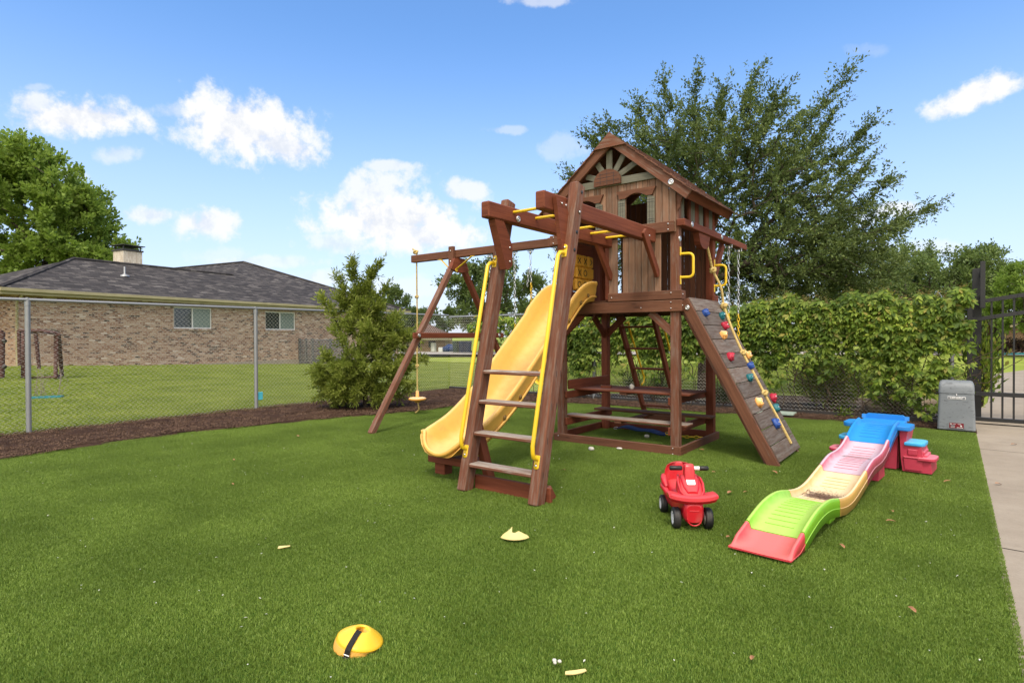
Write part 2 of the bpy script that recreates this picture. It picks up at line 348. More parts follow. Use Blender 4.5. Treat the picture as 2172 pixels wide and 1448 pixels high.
def glassmat(name, col, rough=.06):
    m, t, b = newmat(name); b.inputs['Base Color'].default_value = (*col, 1); b.inputs['Roughness'].default_value = rough
    b.inputs['Specular IOR Level'].default_value = .8; return m
GLASS = glassmat('dark_window_glass', (.035,.042,.038))
def blindmat():
    m, t, b = newmat('window_blind'); uv = coords(t); w = N(t, 'ShaderNodeTexWave', bands_direction='Y'); w.inputs['Scale'].default_value = 9.
    lk(t, uv, w.inputs['Vector']); lk(t, ramp(t, w.outputs['Fac'], [(.2,(.09,.125,.11)), (.8,(.27,.33,.30))]), b.inputs['Base Color']); b.inputs['Roughness'].default_value = .15
    b.inputs['Specular IOR Level'].default_value = .7; return m
BLIND = blindmat()
def boxmat():
    m, t, b = newmat('scuffed_grey_plastic'); o = coords(t, 'Object')
    s1 = tex_noise(t, mapping(t, o, (6, 6, 14)), 1.6, 6, .7, 1.8)
    c = mixc(t, maprange(t, s1, .56, .66), (.165,.185,.205), (.06,.068,.078))
    c = mixc(t, maprange(t, tex_noise(t, o, 3, 4, .6), .4, .7, 0, .5), c, (.23,.25,.27))
    lk(t, c, b.inputs['Base Color']); b.inputs['Roughness'].default_value = .5; return m
OPBOX = boxmat()

# ---------------------------------------------------------------- mesh builder
class MB:
    def __init__(s): s.v, s.f, s.uv, s.mi, s.sm = [], [], [], [], []
    def add(s, V, F, UV=None, smooth=False, mi=0):
        b = len(s.v); V = [Vector(p) for p in V]; s.v += V
        for k, f in enumerate(F):
            s.f.append(tuple(b+i for i in f)); s.mi.append(mi); s.sm.append(smooth)
            if UV is not None: s.uv.append(UV[k])
            else:
                p = [V[i] for i in f]; n = Vector((0,0,0))
                for i in range(len(p)):
                    q, r_ = p[i], p[(i+1) % len(p)]; n += q.cross(r_)
                ax = max(range(3), key=lambda i: abs(n[i]))
                s.uv.append([((q.x,q.y) if ax == 2 else (q.y,q.z) if ax == 0 else (q.x,q.z)) for q in p])
        return s
    def board(s, p0, p1, w, t, up=(0,0,1), c=.004, mi=0):
        """chamfered plank from p0 to p1; t is measured along 'up', w across it"""
        p0, p1, up = Vector(p0), Vector(p1), Vector(up); a = p1-p0; L = a.length; a.normalize()
        sd = up.cross(a)
        if sd.length < 1e-4: up = Vector((1,0,0)); sd = up.cross(a)
        sd.normalize(); n = a.cross(sd).normalized(); c = min(c, w*.4, t*.4, L*.4)
        def ring(l, k):
            W, T = w/2-k, t/2-k; cc = c*.9
            return [p0+a*l+sd*x+n*y for x, y in ((W-cc,-T),(W,-T+cc),(W,T-cc),(W-cc,T),(-W+cc,T),(-W,T-cc),(-W,-T+cc),(-W+cc,-T))]
        V = ring(0, c) + ring(c, 0) + ring(L-c, 0) + ring(L, c)
        per = [0, c*1.4, c*1.4+t, c*2.8+t, c*2.8+t+w, c*4.2+t+w, c*4.2+2*t+w, c*5.6+2*t+w, c*5.6+2*t+2*w]
        ru, rv = random.uniform(0, 40), random.uniform(0, 40); ls = [0, c, L-c, L]
        F, U = [], []
        for k in range(3):
            for i in range(8):
                j = (i+1) % 8; F.append((k*8+i, k*8+j, k*8+8+j, k*8+8+i))
                U.append([(ls[k]+ru, per[i]+rv), (ls[k]+ru, per[i+1]+rv), (ls[k+1]+ru, per[i+1]+rv), (ls[k+1]+ru, per[i]+rv)])
        q = [(W+ru, T+rv) for W, T in ((w/2,-t/2),)*8]
        e = [((V[i]-p0).dot(sd)*.3+ru, (V[i]-p0).dot(n)+rv) for i in range(8)]
        F += [tuple(reversed(range(8))), tuple(range(24, 32))]; U += [list(reversed(e)), e]
        return s.add(V, F, U, False, mi)
    def box(s, x0, x1, y0, y1, z0, z1, c=.004, mi=0):
        d = (x1-x0, y1-y0, z1-z0); m = ((x0+x1)/2, (y0+y1)/2, (z0+z1)/2); k = max(range(3), key=lambda i: d[i])
        if k == 0: return s.board((x0,m[1],m[2]), (x1,m[1],m[2]), d[1], d[2], (0,0,1), c, mi)
        if k == 1: return s.board((m[0],y0,m[2]), (m[0],y1,m[2]), d[0], d[2], (0,0,1), c, mi)
        return s.board((m[0],m[1],z0), (m[0],m[1],z1), d[0], d[1], (0,1,0), c, mi)
    def tube(s, P, r, n=8, caps=True, smooth=True, mi=0, closed=False):
        P = [Vector(p) for p in P]; m = len(P); rr = r if isinstance(r, (list, tuple)) else [r]*m
        T = [((P[(i+1) % m]-P[i-1]) if closed else (P[min(i+1, m-1)]-P[max(i-1, 0)])).normalized() for i in range(m)]
        u = Vector((0,0,1)) if abs(T[0].z) < .9 else Vector((1,0,0)); u = (u-T[0]*u.dot(T[0])).normalized()
        V, F, U = [], [], []; l = 0; ls = []
        for i in range(m):
            u = (u-T[i]*u.dot(T[i])).normalized(); w = T[i].cross(u)
            if i: l += (P[i]-P[i-1]).length
            ls.append(l)
            V += [P[i]+(u*math.cos(2*math.pi*k/n)+w*math.sin(2*math.pi*k/n))*rr[i] for k in range(n)]
        for i in range(m if closed else m-1):
            i2 = (i+1) % m
            for k in range(n):
                k2 = (k+1) % n; F.append((i*n+k, i*n+k2, i2*n+k2, i2*n+k)); h = .35*rr[i]*6.28
                U.append([(ls[i], k/n*h), (ls[i], (k+1)/n*h), (ls[i2], (k+1)/n*h), (ls[i2], k/n*h)])
        s.add(V, F, U, smooth, mi)
        if caps and not closed:
            s.add(V[:n], [tuple(reversed(range(n)))], None, False, mi); s.add(V[-n:], [tuple(range(n))], None, False, mi)
        return s
    def lathe(s, prof, c=(0,0,0), n=32, mi=0, M=None, smooth=True):
        V, F = [], []
        for r, z in prof:
            V += [Vector((r*math.cos(2*math.pi*k/n), r*math.sin(2*math.pi*k/n), z)) for k in range(n)]
        for i in range(len(prof)-1):
            for k in range(n):
                k2 = (k+1) % n; F.append((i*n+k, i*n+k2, i*n+n+k2, i*n+n+k))
        M = M or Matrix(); c = Vector(c)
        return s.add([M @ p + c for p in V], F, None, smooth, mi)
    def prism(s, poly, ax, a0, a1, mi=0, smooth=False):
        """extrude a 2-D outline: ax 0 -> poly is (y,z), 1 -> (x,z), 2 -> (x,y)"""
        def P(p, a): return (a, p[0], p[1]) if ax == 0 else (p[0], a, p[1]) if ax == 1 else (p[0], p[1], a)
        n = len(poly); V = [P(p, a0) for p in poly] + [P(p, a1) for p in poly]
        area = sum(poly[i][0]*poly[(i+1) % n][1]-poly[(i+1) % n][0]*poly[i][1] for i in range(n))
        fl = (area > 0) ^ (ax == 1)
        a = tuple(range(n)); b = tuple(range(n, 2*n))
        F = [tuple(reversed(a)) if fl else a, b if fl else tuple(reversed(b))]
        for i in range(n):
            j = (i+1) % n; q = (i, j, n+j, n+i); F.append(q if fl else tuple(reversed(q)))
        return s.add(V, F, None, smooth, mi)
    def sweep(s, rings, closed=True, caps=True, smooth=True, us=None, vs=None, mi=0):
        n = len(rings[0]); V = [p for r_ in rings for p in r_]; F, U = [], []
        for i in range(len(rings)-1):
            for k in range(n if closed else n-1):
                k2 = (k+1) % n; F.append((i*n+k, i*n+k2, i*n+n+k2, i*n+n+k))
                if us: U.append([(us[i], vs[k]), (us[i], vs[k2]), (us[i+1], vs[k2]), (us[i+1], vs[k])])
        s.add(V, F, U if us else None, smooth, mi)
        if caps and closed:
            s.add(rings[0], [tuple(reversed(range(n)))], None, False, mi); s.add(rings[-1], [tuple(range(n))], None, False, mi)
        return s
    def sphere(s, c, r, nu=12, nv=8, mi=0, lump=0, seed=0):
        c = Vector(c); r = r if hasattr(r, '__len__') else (r, r, r); rs = random.Random(seed); V, F = [], []
        ph = [rs.uniform(0, 6.28) for _ in range(6)]
        def P(a, b):
            d = Vector((math.cos(a)*math.sin(b), math.sin(a)*math.sin(b), math.cos(b)))
            k = 1+lump*(math.sin(3*d.x+ph[0])*math.sin(4*d.y+ph[1])+.6*math.sin(7*d.z+ph[2]+5*d.x)+.4*math.sin(9*d.y+ph[3]))
            return c+Vector((d.x*r[0], d.y*r[1], d.z*r[2]))*k
        V.append(P(0, 0))
        for j in range(1, nv): V += [P(2*math.pi*i/nu, math.pi*j/nv) for i in range(nu)]
        V.append(P(0, math.pi))
        for i in range(nu):
            F.append((0, 1+i, 1+(i+1) % nu)); e = 1+(nv-2)*nu; F.append((e+i, len(V)-1, e+(i+1) % nu))
            for j in range(nv-2): a = 1+j*nu; F.append((a+i, a+nu+i, a+nu+(i+1) % nu, a+(i+1) % nu))
        return s.add(V, F, None, True, mi)
    def build(s, name, mats, parent=None, world=True, xf=None):
        off = Vector((0,0,0))
        if parent is not None and world:
            r_ = parent
            while r_.parent: r_ = r_.parent
            off = Vector(r_.location)
        me = bpy.data.meshes.new(name)
        V = [(xf(p) if xf else p)-off for p in s.v]
        me.from_pydata([tuple(p) for p in V], [], s.f)
        ul = me.uv_layers.new(name='uv'); flat = [c for f in s.uv for p in f for c in p]; ul.data.foreach_set('uv', flat)
        me.polygons.foreach_set('material_index', s.mi); me.polygons.foreach_set('use_smooth', s.sm)
        for m in (mats if isinstance(mats, (list, tuple)) else [mats]): me.materials.append(m)
        me.update(); o = bpy.data.objects.new(name, me); COL.objects.link(o)
        if parent is not None: o.parent = parent
        return o
def tag(o, label, cat, group=None, kind=None):
    o['label'] = label; o['category'] = cat
    if group: o['group'] = group
    if kind: o['kind'] = kind
    return o
def thing(name, label, cat, loc, group=None, rz=0):
    o = bpy.data.objects.new(name, None); COL.objects.link(o); o.location = loc; o.rotation_euler = (0,0,rz); o.empty_display_size = .2
    return tag(o, label, cat, group)
def struct(o, kind='structure'): o['kind'] = kind; return o
def recentre(o):
    """move a top-level mesh's origin to the foot of its bounds"""
    bb = [Vector(c) for c in o.bound_box]; c = sum(bb, Vector())/8; c.z = min(b.z for b in bb)
    o.data.transform(Matrix.Translation(-c)); o.location = Vector(o.location)+c; return o

def np_mesh(name, V, F, mat, parent=None, off=(0,0,0)):
    """V (n,3), F (m,k) arrays -> mesh object, fast path for foliage"""
    V = np.asarray(V, dtype=np.float32)-np.asarray(off, dtype=np.float32); F = np.asarray(F, dtype=np.int32); k = F.shape[1]
    me = bpy.data.meshes.new(name); me.vertices.add(len(V)); me.vertices.foreach_set('co', V.ravel())
    me.loops.add(F.size); me.loops.foreach_set('vertex_index', F.ravel())
    me.polygons.add(len(F)); me.polygons.foreach_set('loop_start', np.arange(0, F.size, k, dtype=np.int32))
    me.update(calc_edges=True); me.materials.append(mat)
    o = bpy.data.objects.new(name, me); COL.objects.link(o)
    if parent is not None: o.parent = parent
    return o
def unit(a): return a/np.maximum(np.linalg.norm(a, axis=1, keepdims=True), 1e-9)
def leaf_quads(C, D, L, W, up=None, curl=.15):
    """rhombus leaves: centre C, direction D, length L, width W (arrays)"""
    n = len(C); D = unit(D); ref = rng.normal(size=(n,3)) if up is None else up
    S = unit(np.cross(D, ref)); Nn = np.cross(S, D); L = np.broadcast_to(L, (n,))[:,None]; W = np.broadcast_to(W, (n,))[:,None]
    V = np.stack([C-D*L*.5, C+S*W*.5+D*L*.05+Nn*L*curl*.5, C+D*L*.5, C-S*W*.5+D*L*.05+Nn*L*curl*.5], 1).reshape(-1,3)
    return V, np.arange(n*4).reshape(n,4)

# ---------------------------------------------------------------- trees
def grow(name, label, cat, base, trunk, attr, r_trunk, leaf_mat, leaf_n, leaf_L, leaf_W, twig=.35, group=None, bark=BARK, tipr=.006, tuft=.0, droop=0., minseg=3):
    """branch skeleton reaching every attractor, tubes by pipe model, leafy sprays at each attractor"""
    base = np.array(base, float); root = thing(name, label, cat, tuple(base), group)
    nodes = [np.array(p, float) for p in trunk]; par = [-1]+list(range(len(trunk)-1)); lock = len(trunk)
    attr = np.asarray(attr, float); top = nodes[-1]
    order = np.argsort(np.linalg.norm(attr-top, axis=1)); tips = []
    arr = np.zeros((len(attr)*4+len(nodes)+8, 3)); arr[:len(nodes)] = nodes; cnt = len(nodes)
    depth = np.zeros(len(arr)); depth[:cnt] = np.arange(cnt)*.1
    first = max(1, lock//2)
    for i in order:
        a = attr[i]; d = np.linalg.norm(arr[:cnt]-a, axis=1)+depth[:cnt]*.25; d[:first] += 1e3
        j = int(np.argmin(d)); p = arr[j]; dist = np.linalg.norm(a-p); k = max(1, min(3, int(dist/.5)))
        prev = j
        for q in range(1, k+1):
            f = q/k; pt = p+(a-p)*f
            if q < k: pt = pt+rng.normal(size=3)*dist*.07
            arr[cnt] = pt; par.append(prev); depth[cnt] = depth[prev]+np.linalg.norm(pt-arr[prev]); prev = cnt; cnt += 1
        tips.append(prev)
    arr = arr[:cnt]; w = np.zeros(cnt)
    for tp in tips: w[tp] += 1
    for i in range(cnt-1, 0, -1):
        if par[i] >= 0: w[par[i]] += w[i]
    rad = tipr*np.power(np.maximum(w, 1), .46); rad *= 1; sc = r_trunk/max(rad[0], 1e-6)
    rad = np.where(rad > tipr*2, rad*(1+(sc-1)*np.clip((rad-tipr*2)/(rad[0]-tipr*2+1e-6), 0, 1)), rad)
    mb = MB()
    for i in range(1, cnt):
        p = par[i]; r0, r1 = rad[p], rad[i]; r0 = min(r0, r1*1.5) if i >= lock else r0
        n = 8 if r1 > .05 else 5 if r1 > .018 else minseg
        mb.tube([arr[p], arr[i]], [float(r0), float(r1)], n, False, True)
    mb.build('trunk', bark, root)
    A = attr; npar = arr[[par[t] for t in tips]]; A = arr[tips]
    out = unit(A-npar+unit(A-top)*.25+np.array([0,0,.05-droop]))
    T = len(A); D0 = np.repeat(out, leaf_n, 0); C0 = np.repeat(A, leaf_n, 0); m = len(C0)
    ntw = 4; tw = rng.integers(0, ntw, m)+np.repeat(np.arange(T), leaf_n)*ntw
    twd = unit(np.repeat(out, ntw, 0)+rng.normal(size=(T*ntw,3))*.55); twl = twig*rng.uniform(.6,1.25,(T*ntw,1))
    u = rng.uniform(-.15, 1, (m,1)); sd = unit(rng.normal(size=(m,3)))
    C = C0+twd[tw]*twl[tw]*u+sd*leaf_L*(.35+tuft)
    D = unit(twd[tw]*.7+sd*.9+np.array([0,0,.1-droop]))
    s = rng.uniform(.65,1.2,m)
    V, F = leaf_quads(C, D, leaf_L*s, leaf_W*s)
    np_mesh('crown', V, F, leaf_mat, root, base)
    return root
LAT = Vector((.797,.604,0)); DEP = Vector((-.604,.797,0))     # across and along the view, for laying out crowns
def blob_points(c, rx, ry, rz, n, jitter=0., shell=.0):
    d = rng.normal(size=(n,3)); d /= np.linalg.norm(d, axis=1, keepdims=True); r_ = rng.uniform(shell, 1, (n,1))**(1/2.2)
    p = d*r_*np.array([rx, ry, rz]); c = np.array(c)
    return c+p[:,:1]*np.array(LAT)+p[:,1:2]*np.array(DEP)+p[:,2:]*np.array([0,0,1.])

# ================================================================ GROUND
HW = Vector((-.17,.985,0)).normalized(); HN = Vector((-HW.y, HW.x, 0)); HP = Vector((-25.44, 6.91, 0))
def lawn_z(x, y):
    """flat near the play area, rising gently to the neighbour's house"""
    s = (Vector((x,y,0))-HP).dot(HW); bz = max(-.16, min(.36, .285-.037*s))
    t = max(0., min(1., (-x-11.5)/13.0)); t = t*t*(3-2*t)
    far = max(0., min(1., (y-30)/20.))
    return bz*t*(1-far)-.03
def grid_sheet(name, xs, ys, zf, mat):
    V = [(x, y, zf(x, y)) for y in ys for x in xs]; n = len(xs)
    F = [(j*n+i, j*n+i+1, (j+1)*n+i+1, (j+1)*n+i) for j in range(len(ys)-1) for i in range(n-1)]
    return struct(MB().add(V, F, None, True).build(name, mat))
xs = [-700,-300,-150,-90,-60]+[-46+i*1.2 for i in range(31)]+[-8,-4,0,6,15,40,120,300,700]
ys = [-300,-80,-20]+[-8+i*1.5 for i in range(26)]+[34,40,50,70,120,250,700]
grid_sheet('lawn', xs, ys, lawn_z, G_LAWN)
def sheet(name, poly, z, mat):
    return struct(MB().add([(x,y,z) for x,y in poly], [tuple(range(len(poly)))]).build(name, mat))
TURF = [(.2,-1.5),(.2,9.55),(-1.0,9.82),(-2.6,9.70),(-4.2,9.58),(-5.4,9.50),(-6.4,9.36),(-7.05,8.75),(-7.40,7.9),(-7.36,6.7),(-7.75,5.6),(-8.10,4.6),(-8.22,3.6),(-8.13,2.5),(-8.0,1.6),(-8.05,-1.5)]
sheet('turf', TURF, .004, G_TURF)
# mulch bed: slightly heaped grid so its surface is uneven
def in_poly(x, y, P):
    c = False; j = len(P)-1
    for i in range(len(P)):
        xi, yi = P[i]; xj, yj = P[j]
        if (yi > y) != (yj > y) and x < (xj-xi)*(y-yi)/(yj-yi)+xi: c = not c
        j = i
    return c
def sdist(x, y, P):
    best = 9e9
    for i in range(len(P)):
        a = P[i]; b = P[(i+1) % len(P)]; dx, dy = b[0]-a[0], b[1]-a[1]
        t = max(0, min(1, ((x-a[0])*dx+(y-a[1])*dy)/(dx*dx+dy*dy))); best = min(best, math.hypot(x-a[0]-t*dx, y-a[1]-t*dy))
    return best
from mathutils import noise as mnoise
MULCH = [(.26,9.5),(.26,10.35),(-9.9,10.35),(-9.93,-1.5),(-7.9,-1.5),(-7.9,1.6),(-8.05,3.6),(-7.6,5.6),(-7.2,6.7),(-7.2,8.0),(-6.9,8.6),(-6.2,9.2),(-5.3,9.4),(-2.6,9.55),(-1,9.6)]
mb = MB(); st = .12; idx = {}
for iy in range(int(12/st)+1):
    for ix in range(int(10.5/st)+1):
        x, y = -9.96+ix*st, -1.5+iy*st
        if in_poly(x, y, MULCH):
            e = min(sdist(x, y, MULCH), .35)/.35; nn = mnoise.noise(Vector((x*3.1, y*3.1, 2)))
            idx[ix, iy] = len(idx); mb.v.append(Vector((x, y, .008+e*(.028+.03*nn+.02*mnoise.noise(Vector((x*9, y*9, 5)))))))
for (ix, iy), a in idx.items():
    q = [idx.get(k) for k in ((ix+1,iy),(ix+1,iy+1),(ix,iy+1))]
    if None not in q: mb.f.append((a,*q)); mb.mi.append(0); mb.sm.append(True); mb.uv.append([(mb.v[i].x, mb.v[i].y) for i in (a,*q)])
struct(mb.build('mulch_bed', G_MULCH))
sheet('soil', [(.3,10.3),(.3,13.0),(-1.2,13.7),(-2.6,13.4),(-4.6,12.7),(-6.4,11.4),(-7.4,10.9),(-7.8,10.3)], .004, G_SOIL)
# concrete: path beside the turf with open joints, then the lot behind the gate
sheet('path_base', [(.19,-2),(9,-2),(9,10.97),(.19,10.97)], -.012, G_GAP)
for y0, y1 in ((-2,4.52),(4.535,8.30),(8.315,10.6)):
    dy = .10
    sheet('concrete_path', [(.205,y0),(9,y0-.6),(9,y1-.6),(.205,y1)], .006, G_CONC)
sheet('gate_channel', [(.21,10.60),(9,10.05),(9,10.20),(.21,10.75)], -.006, G_GAP)
sheet('concrete_lot', [(.12,10.75),(9,10.2),(34,10.2),(34,29.6),(2.6,29.6),(1.0,24),(.5,14)], .006, G_CONC)
road = [(-29.4,29.2),(-5.4,42.4),(40,60),(40,66),(-7.2,50.5),(-33,34.5),(-120,-10),(-120,-18)]
sheet('road', road, .03, G_ROAD)

# blades, chips: small tiles of geometry scattered over a region by one geometry-nodes object each
def tile_mesh(name, kind, n, size, mat):
    c = rng.uniform(-size/2, size/2, (n,2)); az = rng.uniform(0, 2*math.pi, n)
    if kind == 'blade' or kind == 'lawn':
        h = rng.uniform(.6,1.15,n)*(.0145 if kind == 'blade' else .045); w = (.0029 if kind == 'blade' else .0065)*rng.uniform(.7,1.3,n)
        lean = rng.uniform(.1,.9,n)*h*(.8 if kind == 'blade' else 1.0); la = rng.uniform(0, 2*math.pi, n)
        dx, dy = np.cos(az)*w/2, np.sin(az)*w/2; z0 = np.zeros(n)
        A = np.stack([c[:,0]-dx, c[:,1]-dy, z0],1); B = np.stack([c[:,0]+dx, c[:,1]+dy, z0],1)
        m_ = np.stack([c[:,0]+np.cos(la)*lean*.35, c[:,1]+np.sin(la)*lean*.35, h*.6],1); o_ = np.stack([dx,dy,z0],1)*.8
        T = np.stack([c[:,0]+np.cos(la)*lean, c[:,1]+np.sin(la)*lean, h],1)
        V = np.stack([A, B, m_+o_, m_-o_, T+o_*.25, T-o_*.25],1).reshape(-1,3)
        k = np.arange(n)[:,None]*6; F = np.concatenate([k+np.array([[0,1,2,3]]), k+np.array([[3,2,4,5]])])
    else:
        L = rng.uniform(.012,.05,n); W = rng.uniform(.004,.011,n); tl = rng.normal(size=n)*.35
        C = np.stack([c[:,0], c[:,1], rng.uniform(.004,.022,n)],1); D = np.stack([np.cos(az), np.sin(az), tl],1)
        V, F = leaf_quads(C, D, L, W, np.stack([rng.normal(size=n)*.3, rng.normal(size=n)*.3, np.ones(n)],1), 0)
    o = np_mesh(name, V, F, mat); COL.objects.unlink(o); return o
def scatter(name, pts, tiles, label):
    """pts: list of (x,y,z); one tile variant and quarter-turn per point"""
    col = bpy.data.collections.new(name+'_tiles')
    for o in tiles: col.objects.link(o)
    me = bpy.data.meshes.new(name); me.from_pydata(pts, [], [])
    a = me.attributes.new('turn', 'FLOAT_VECTOR', 'POINT'); n = len(pts)
    rv = np.zeros((n,3), dtype=np.float32); rv[:,2] = rng.integers(0,4,n)*math.pi/2; a.data.foreach_set('vector', rv.ravel())
    a = me.attributes.new('pick', 'INT', 'POINT'); a.data.foreach_set('value', rng.integers(0, len(tiles), n).astype(np.int32))
    o = bpy.data.objects.new(name, me); COL.objects.link(o)
    g = bpy.data.node_groups.new(name, 'GeometryNodeTree')
    g.interface.new_socket('Geometry', in_out='INPUT', socket_type='NodeSocketGeometry'); g.interface.new_socket('Geometry', in_out='OUTPUT', socket_type='NodeSocketGeometry')
    gi, go = g.nodes.new('NodeGroupInput'), g.nodes.new('NodeGroupOutput')
    ci = g.nodes.new('GeometryNodeCollectionInfo'); ci.inputs['Collection'].default_value = col; ci.inputs['Separate Children'].default_value = True; ci.inputs['Reset Children'].default_value = True
    ip = g.nodes.new('GeometryNodeInstanceOnPoints'); ip.inputs['Pick Instance'].default_value = True
    na = g.nodes.new('GeometryNodeInputNamedAttribute'); na.data_type = 'FLOAT_VECTOR'; na.inputs['Name'].default_value = 'turn'
    nb = g.nodes.new('GeometryNodeInputNamedAttribute'); nb.data_type = 'INT'; nb.inputs['Name'].default_value = 'pick'
    L = g.links.new
    L(gi.outputs[0], ip.inputs['Points']); L(ci.outputs[0], ip.inputs['Instance']); L(nb.outputs['Attribute'], ip.inputs['Instance Index'])
    L(na.outputs['Attribute'], ip.inputs['Rotation']); L(ip.outputs[0], go.inputs[0])
    md = o.modifiers.new('scatter', 'NODES'); md.node_group = g
    return tag(o, label, 'grass' if 'chip' not in name else 'mulch', None, 'stuff')
def fill(poly, s, inset=0., zf=None, cond=None):
    X = [p[0] for p in poly]; Y = [p[1] for p in poly]; out = []
    y = min(Y)+s/2
    while y < max(Y):
        x = min(X)+s/2
        while x < max(X):
            if in_poly(x, y, poly) and (not inset or sdist(x, y, poly) > inset) and (cond is None or cond(x, y)): out.append((x, y, zf(x, y) if zf else .004))
            x += s
        y += s
    return out
S1 = .25
pts = fill(TURF, S1, 0, None, lambda x, y: y > -.9 and x*.605*-1+y*.797 > .9)
pts = [p for p in pts if sdist(p[0], p[1], TURF) > .13]
fine = [p for p in fill(TURF, .0625, 0.0, None, lambda x, y: y > -.9 and -x*.605+y*.797 > .9) if sdist(p[0], p[1], TURF) < .36]
minX, minY = min(p[0] for p in TURF), min(p[1] for p in TURF)
cov = set((int((p[0]-minX)//S1), int((p[1]-minY)//S1)) for p in pts)
fine = [p for p in fine if (int((p[0]-minX)//S1), int((p[1]-minY)//S1)) not in cov]
scatter('turf_grass', pts, [tile_mesh('turf_tile', 'blade', 3600, S1*1.06, L_TURF) for _ in range(6)], 'short bright green artificial turf grass under the playset')
scatter('turf_edge_grass', fine, [tile_mesh('turf_edge_tile', 'blade', 290, .085, L_TURF) for _ in range(30)], 'frayed edge of the artificial turf along mulch and concrete')
lawnpoly = [(-9.9,-1),(-9.9,10.4),(-9.7,24),(-24,24),(-26,14),(-24.6,4),(-24,-1)]
scatter('lawn_grass', fill(lawnpoly, 1.0, 0, lawn_z), [tile_mesh('lawn_tile', 'lawn', 5200, 1.06, L_LAWN) for _ in range(4)], 'mown yellow green lawn grass between the left fence and the brick house')
lawn2 = [(-9.6,13),(-6,13.3),(-2.6,14),(.3,13.4),(.6,26),(-9.6,26)]
scatter('back_lawn_grass', fill(lawn2, 1.0, 0, lambda x, y: -.02), [tile_mesh('back_lawn_tile', 'lawn', 4200, 1.06, L_LAWN) for _ in range(3)], 'bright green lawn grass beyond the vine covered back fence')
scatter('mulch_chips', [(x, y, .02+.02*mnoise.noise(Vector((x*3.1, y*3.1, 2)))) for x, y, z in fill(MULCH, .25, .1)], [tile_mesh('mulch_tile', 'chip', 420, .27, L_CHIP) for _ in range(5)], 'brown shredded bark mulch along the foot of the fences')
# pale fallen petals and flecks on the turf
n = 520; px_ = rng.uniform(-8, .15, n); py_ = 1.0+8.4*rng.uniform(0, 1, n)**1.1; C = np.stack([px_, py_, rng.uniform(.014,.020,n)],1)
keep = [i for i in range(n) if in_poly(px_[i], py_[i], TURF)]; C = C[keep]; n = len(C)
az = rng.uniform(0, 6.28, n); V, F = leaf_quads(C, np.stack([np.cos(az), np.sin(az), rng.normal(size=n)*.25],1), rng.uniform(.006,.020,n), rng.uniform(.004,.010,n), np.tile([0.1,.1,1.],(n,1)), .25)
tag(np_mesh('petal_litter', V, F, PETAL), 'tiny pale petals and flecks littering the green turf', 'litter', None, 'stuff')

# ================================================================ NEIGHBOUR'S HOUSE (left)
HZ = math.atan2(HW.y, HW.x)
house = thing('brick_house', 'long low mottled brick house with charcoal hipped roof beyond the left fence', 'house', HP, None, HZ)
def part(mb, name, mats, parent): return mb.build(name, mats, parent, world=False)
W_TOP = 2.86
holes = [(4.05,5.81,1.66,2.585),(8.66,10.53,1.64,2.555)]
def wall_holes(mb, x0, x1, z0, z1, holes, y, th, mi=0):
    X = sorted({x0, x1, *[h[0] for h in holes], *[h[1] for h in holes]}); Z = sorted({z0, z1, *[h[2] for h in holes], *[h[3] for h in holes]})
    for i in range(len(X)-1):
        for j in range(len(Z)-1):
            cx_, cz_ = (X[i]+X[i+1])/2, (Z[j]+Z[j+1])/2
            if any(h[0] < cx_ < h[1] and h[2] < cz_ < h[3] for h in holes): continue
            mb.add([(X[i],y,Z[j]),(X[i+1],y,Z[j]),(X[i+1],y,Z[j+1]),(X[i],y,Z[j+1])], [(0,1,2,3)], None, False, mi)
    for h in holes:
        a, b, c, d = h
        mb.add([(a,y,c),(b,y,c),(b,y+th,c),(a,y+th,c)], [(0,1,2,3)]); mb.add([(a,y,d),(b,y,d),(b,y+th,d),(a,y+th,d)], [(3,2,1,0)])
        mb.add([(a,y,c),(a,y,d),(a,y+th,d),(a,y+th,c)], [(3,2,1,0)]); mb.add([(b,y,c),(b,y,d),(b,y+th,d),(b,y+th,c)], [(0,1,2,3)])
w = MB(); wall_holes(w, -1.31, 18.93, -.4, W_TOP, holes, 0, .14)
for x, y0, y1 in ((18.93, 0, 12), (-1.31, 0, 1.6)): w.add([(x,y0,-.4),(x,y1,-.4),(x,y1,W_TOP),(x,y0,W_TOP)], [(0,1,2,3)])
hl = [(-4.2,-2.75,1.9,2.6)]
wall_holes(w, -9, -1.31, -.4, W_TOP, hl, 1.6, .14)
part(w, 'wall', BRICK, house)
part(MB().box(-1.33, 18.95, -.03, .1, -.5, .13).box(-9, -1.34, 1.57, 1.7, -.5, .14), 'foundation', G_CONC, house)
def window(x0, x1, z0, z1, y, label=None):
    g = MB(); xm = (x0+x1)/2-.02; f = .055
    g.box(x0, x1, y+.05, y+.10, z1-f, z1).box(x0, x1, y+.05, y+.10, z0, z0+f).box(x0, x0+f, y+.052, y+.098, z0+f, z1-f).box(x1-f, x1, y+.052, y+.098, z0+f, z1-f).box(xm-.03, xm+.03, y+.045, y+.098, z0+f, z1-f)
    fr = part(g, 'window', WINW, house)
    part(MB().box(x0+f-.01, xm-.02, y+.065, y+.085, z0+f-.01, z1-f+.01, .001), 'pane', GLASS, fr)
    part(MB().box(xm+.02, x1-f+.01, y+.067, y+.087, z0+f-.01, z1-f+.01, .001), 'blind', BLIND, fr)
    part(MB().box(x0-.06, x1+.06, y-.05, y+.05, z0-.075, z0-.003), 'sill', BRICK, fr)
for h in holes: window(*h, 0)
window(*hl[0], 1.6)
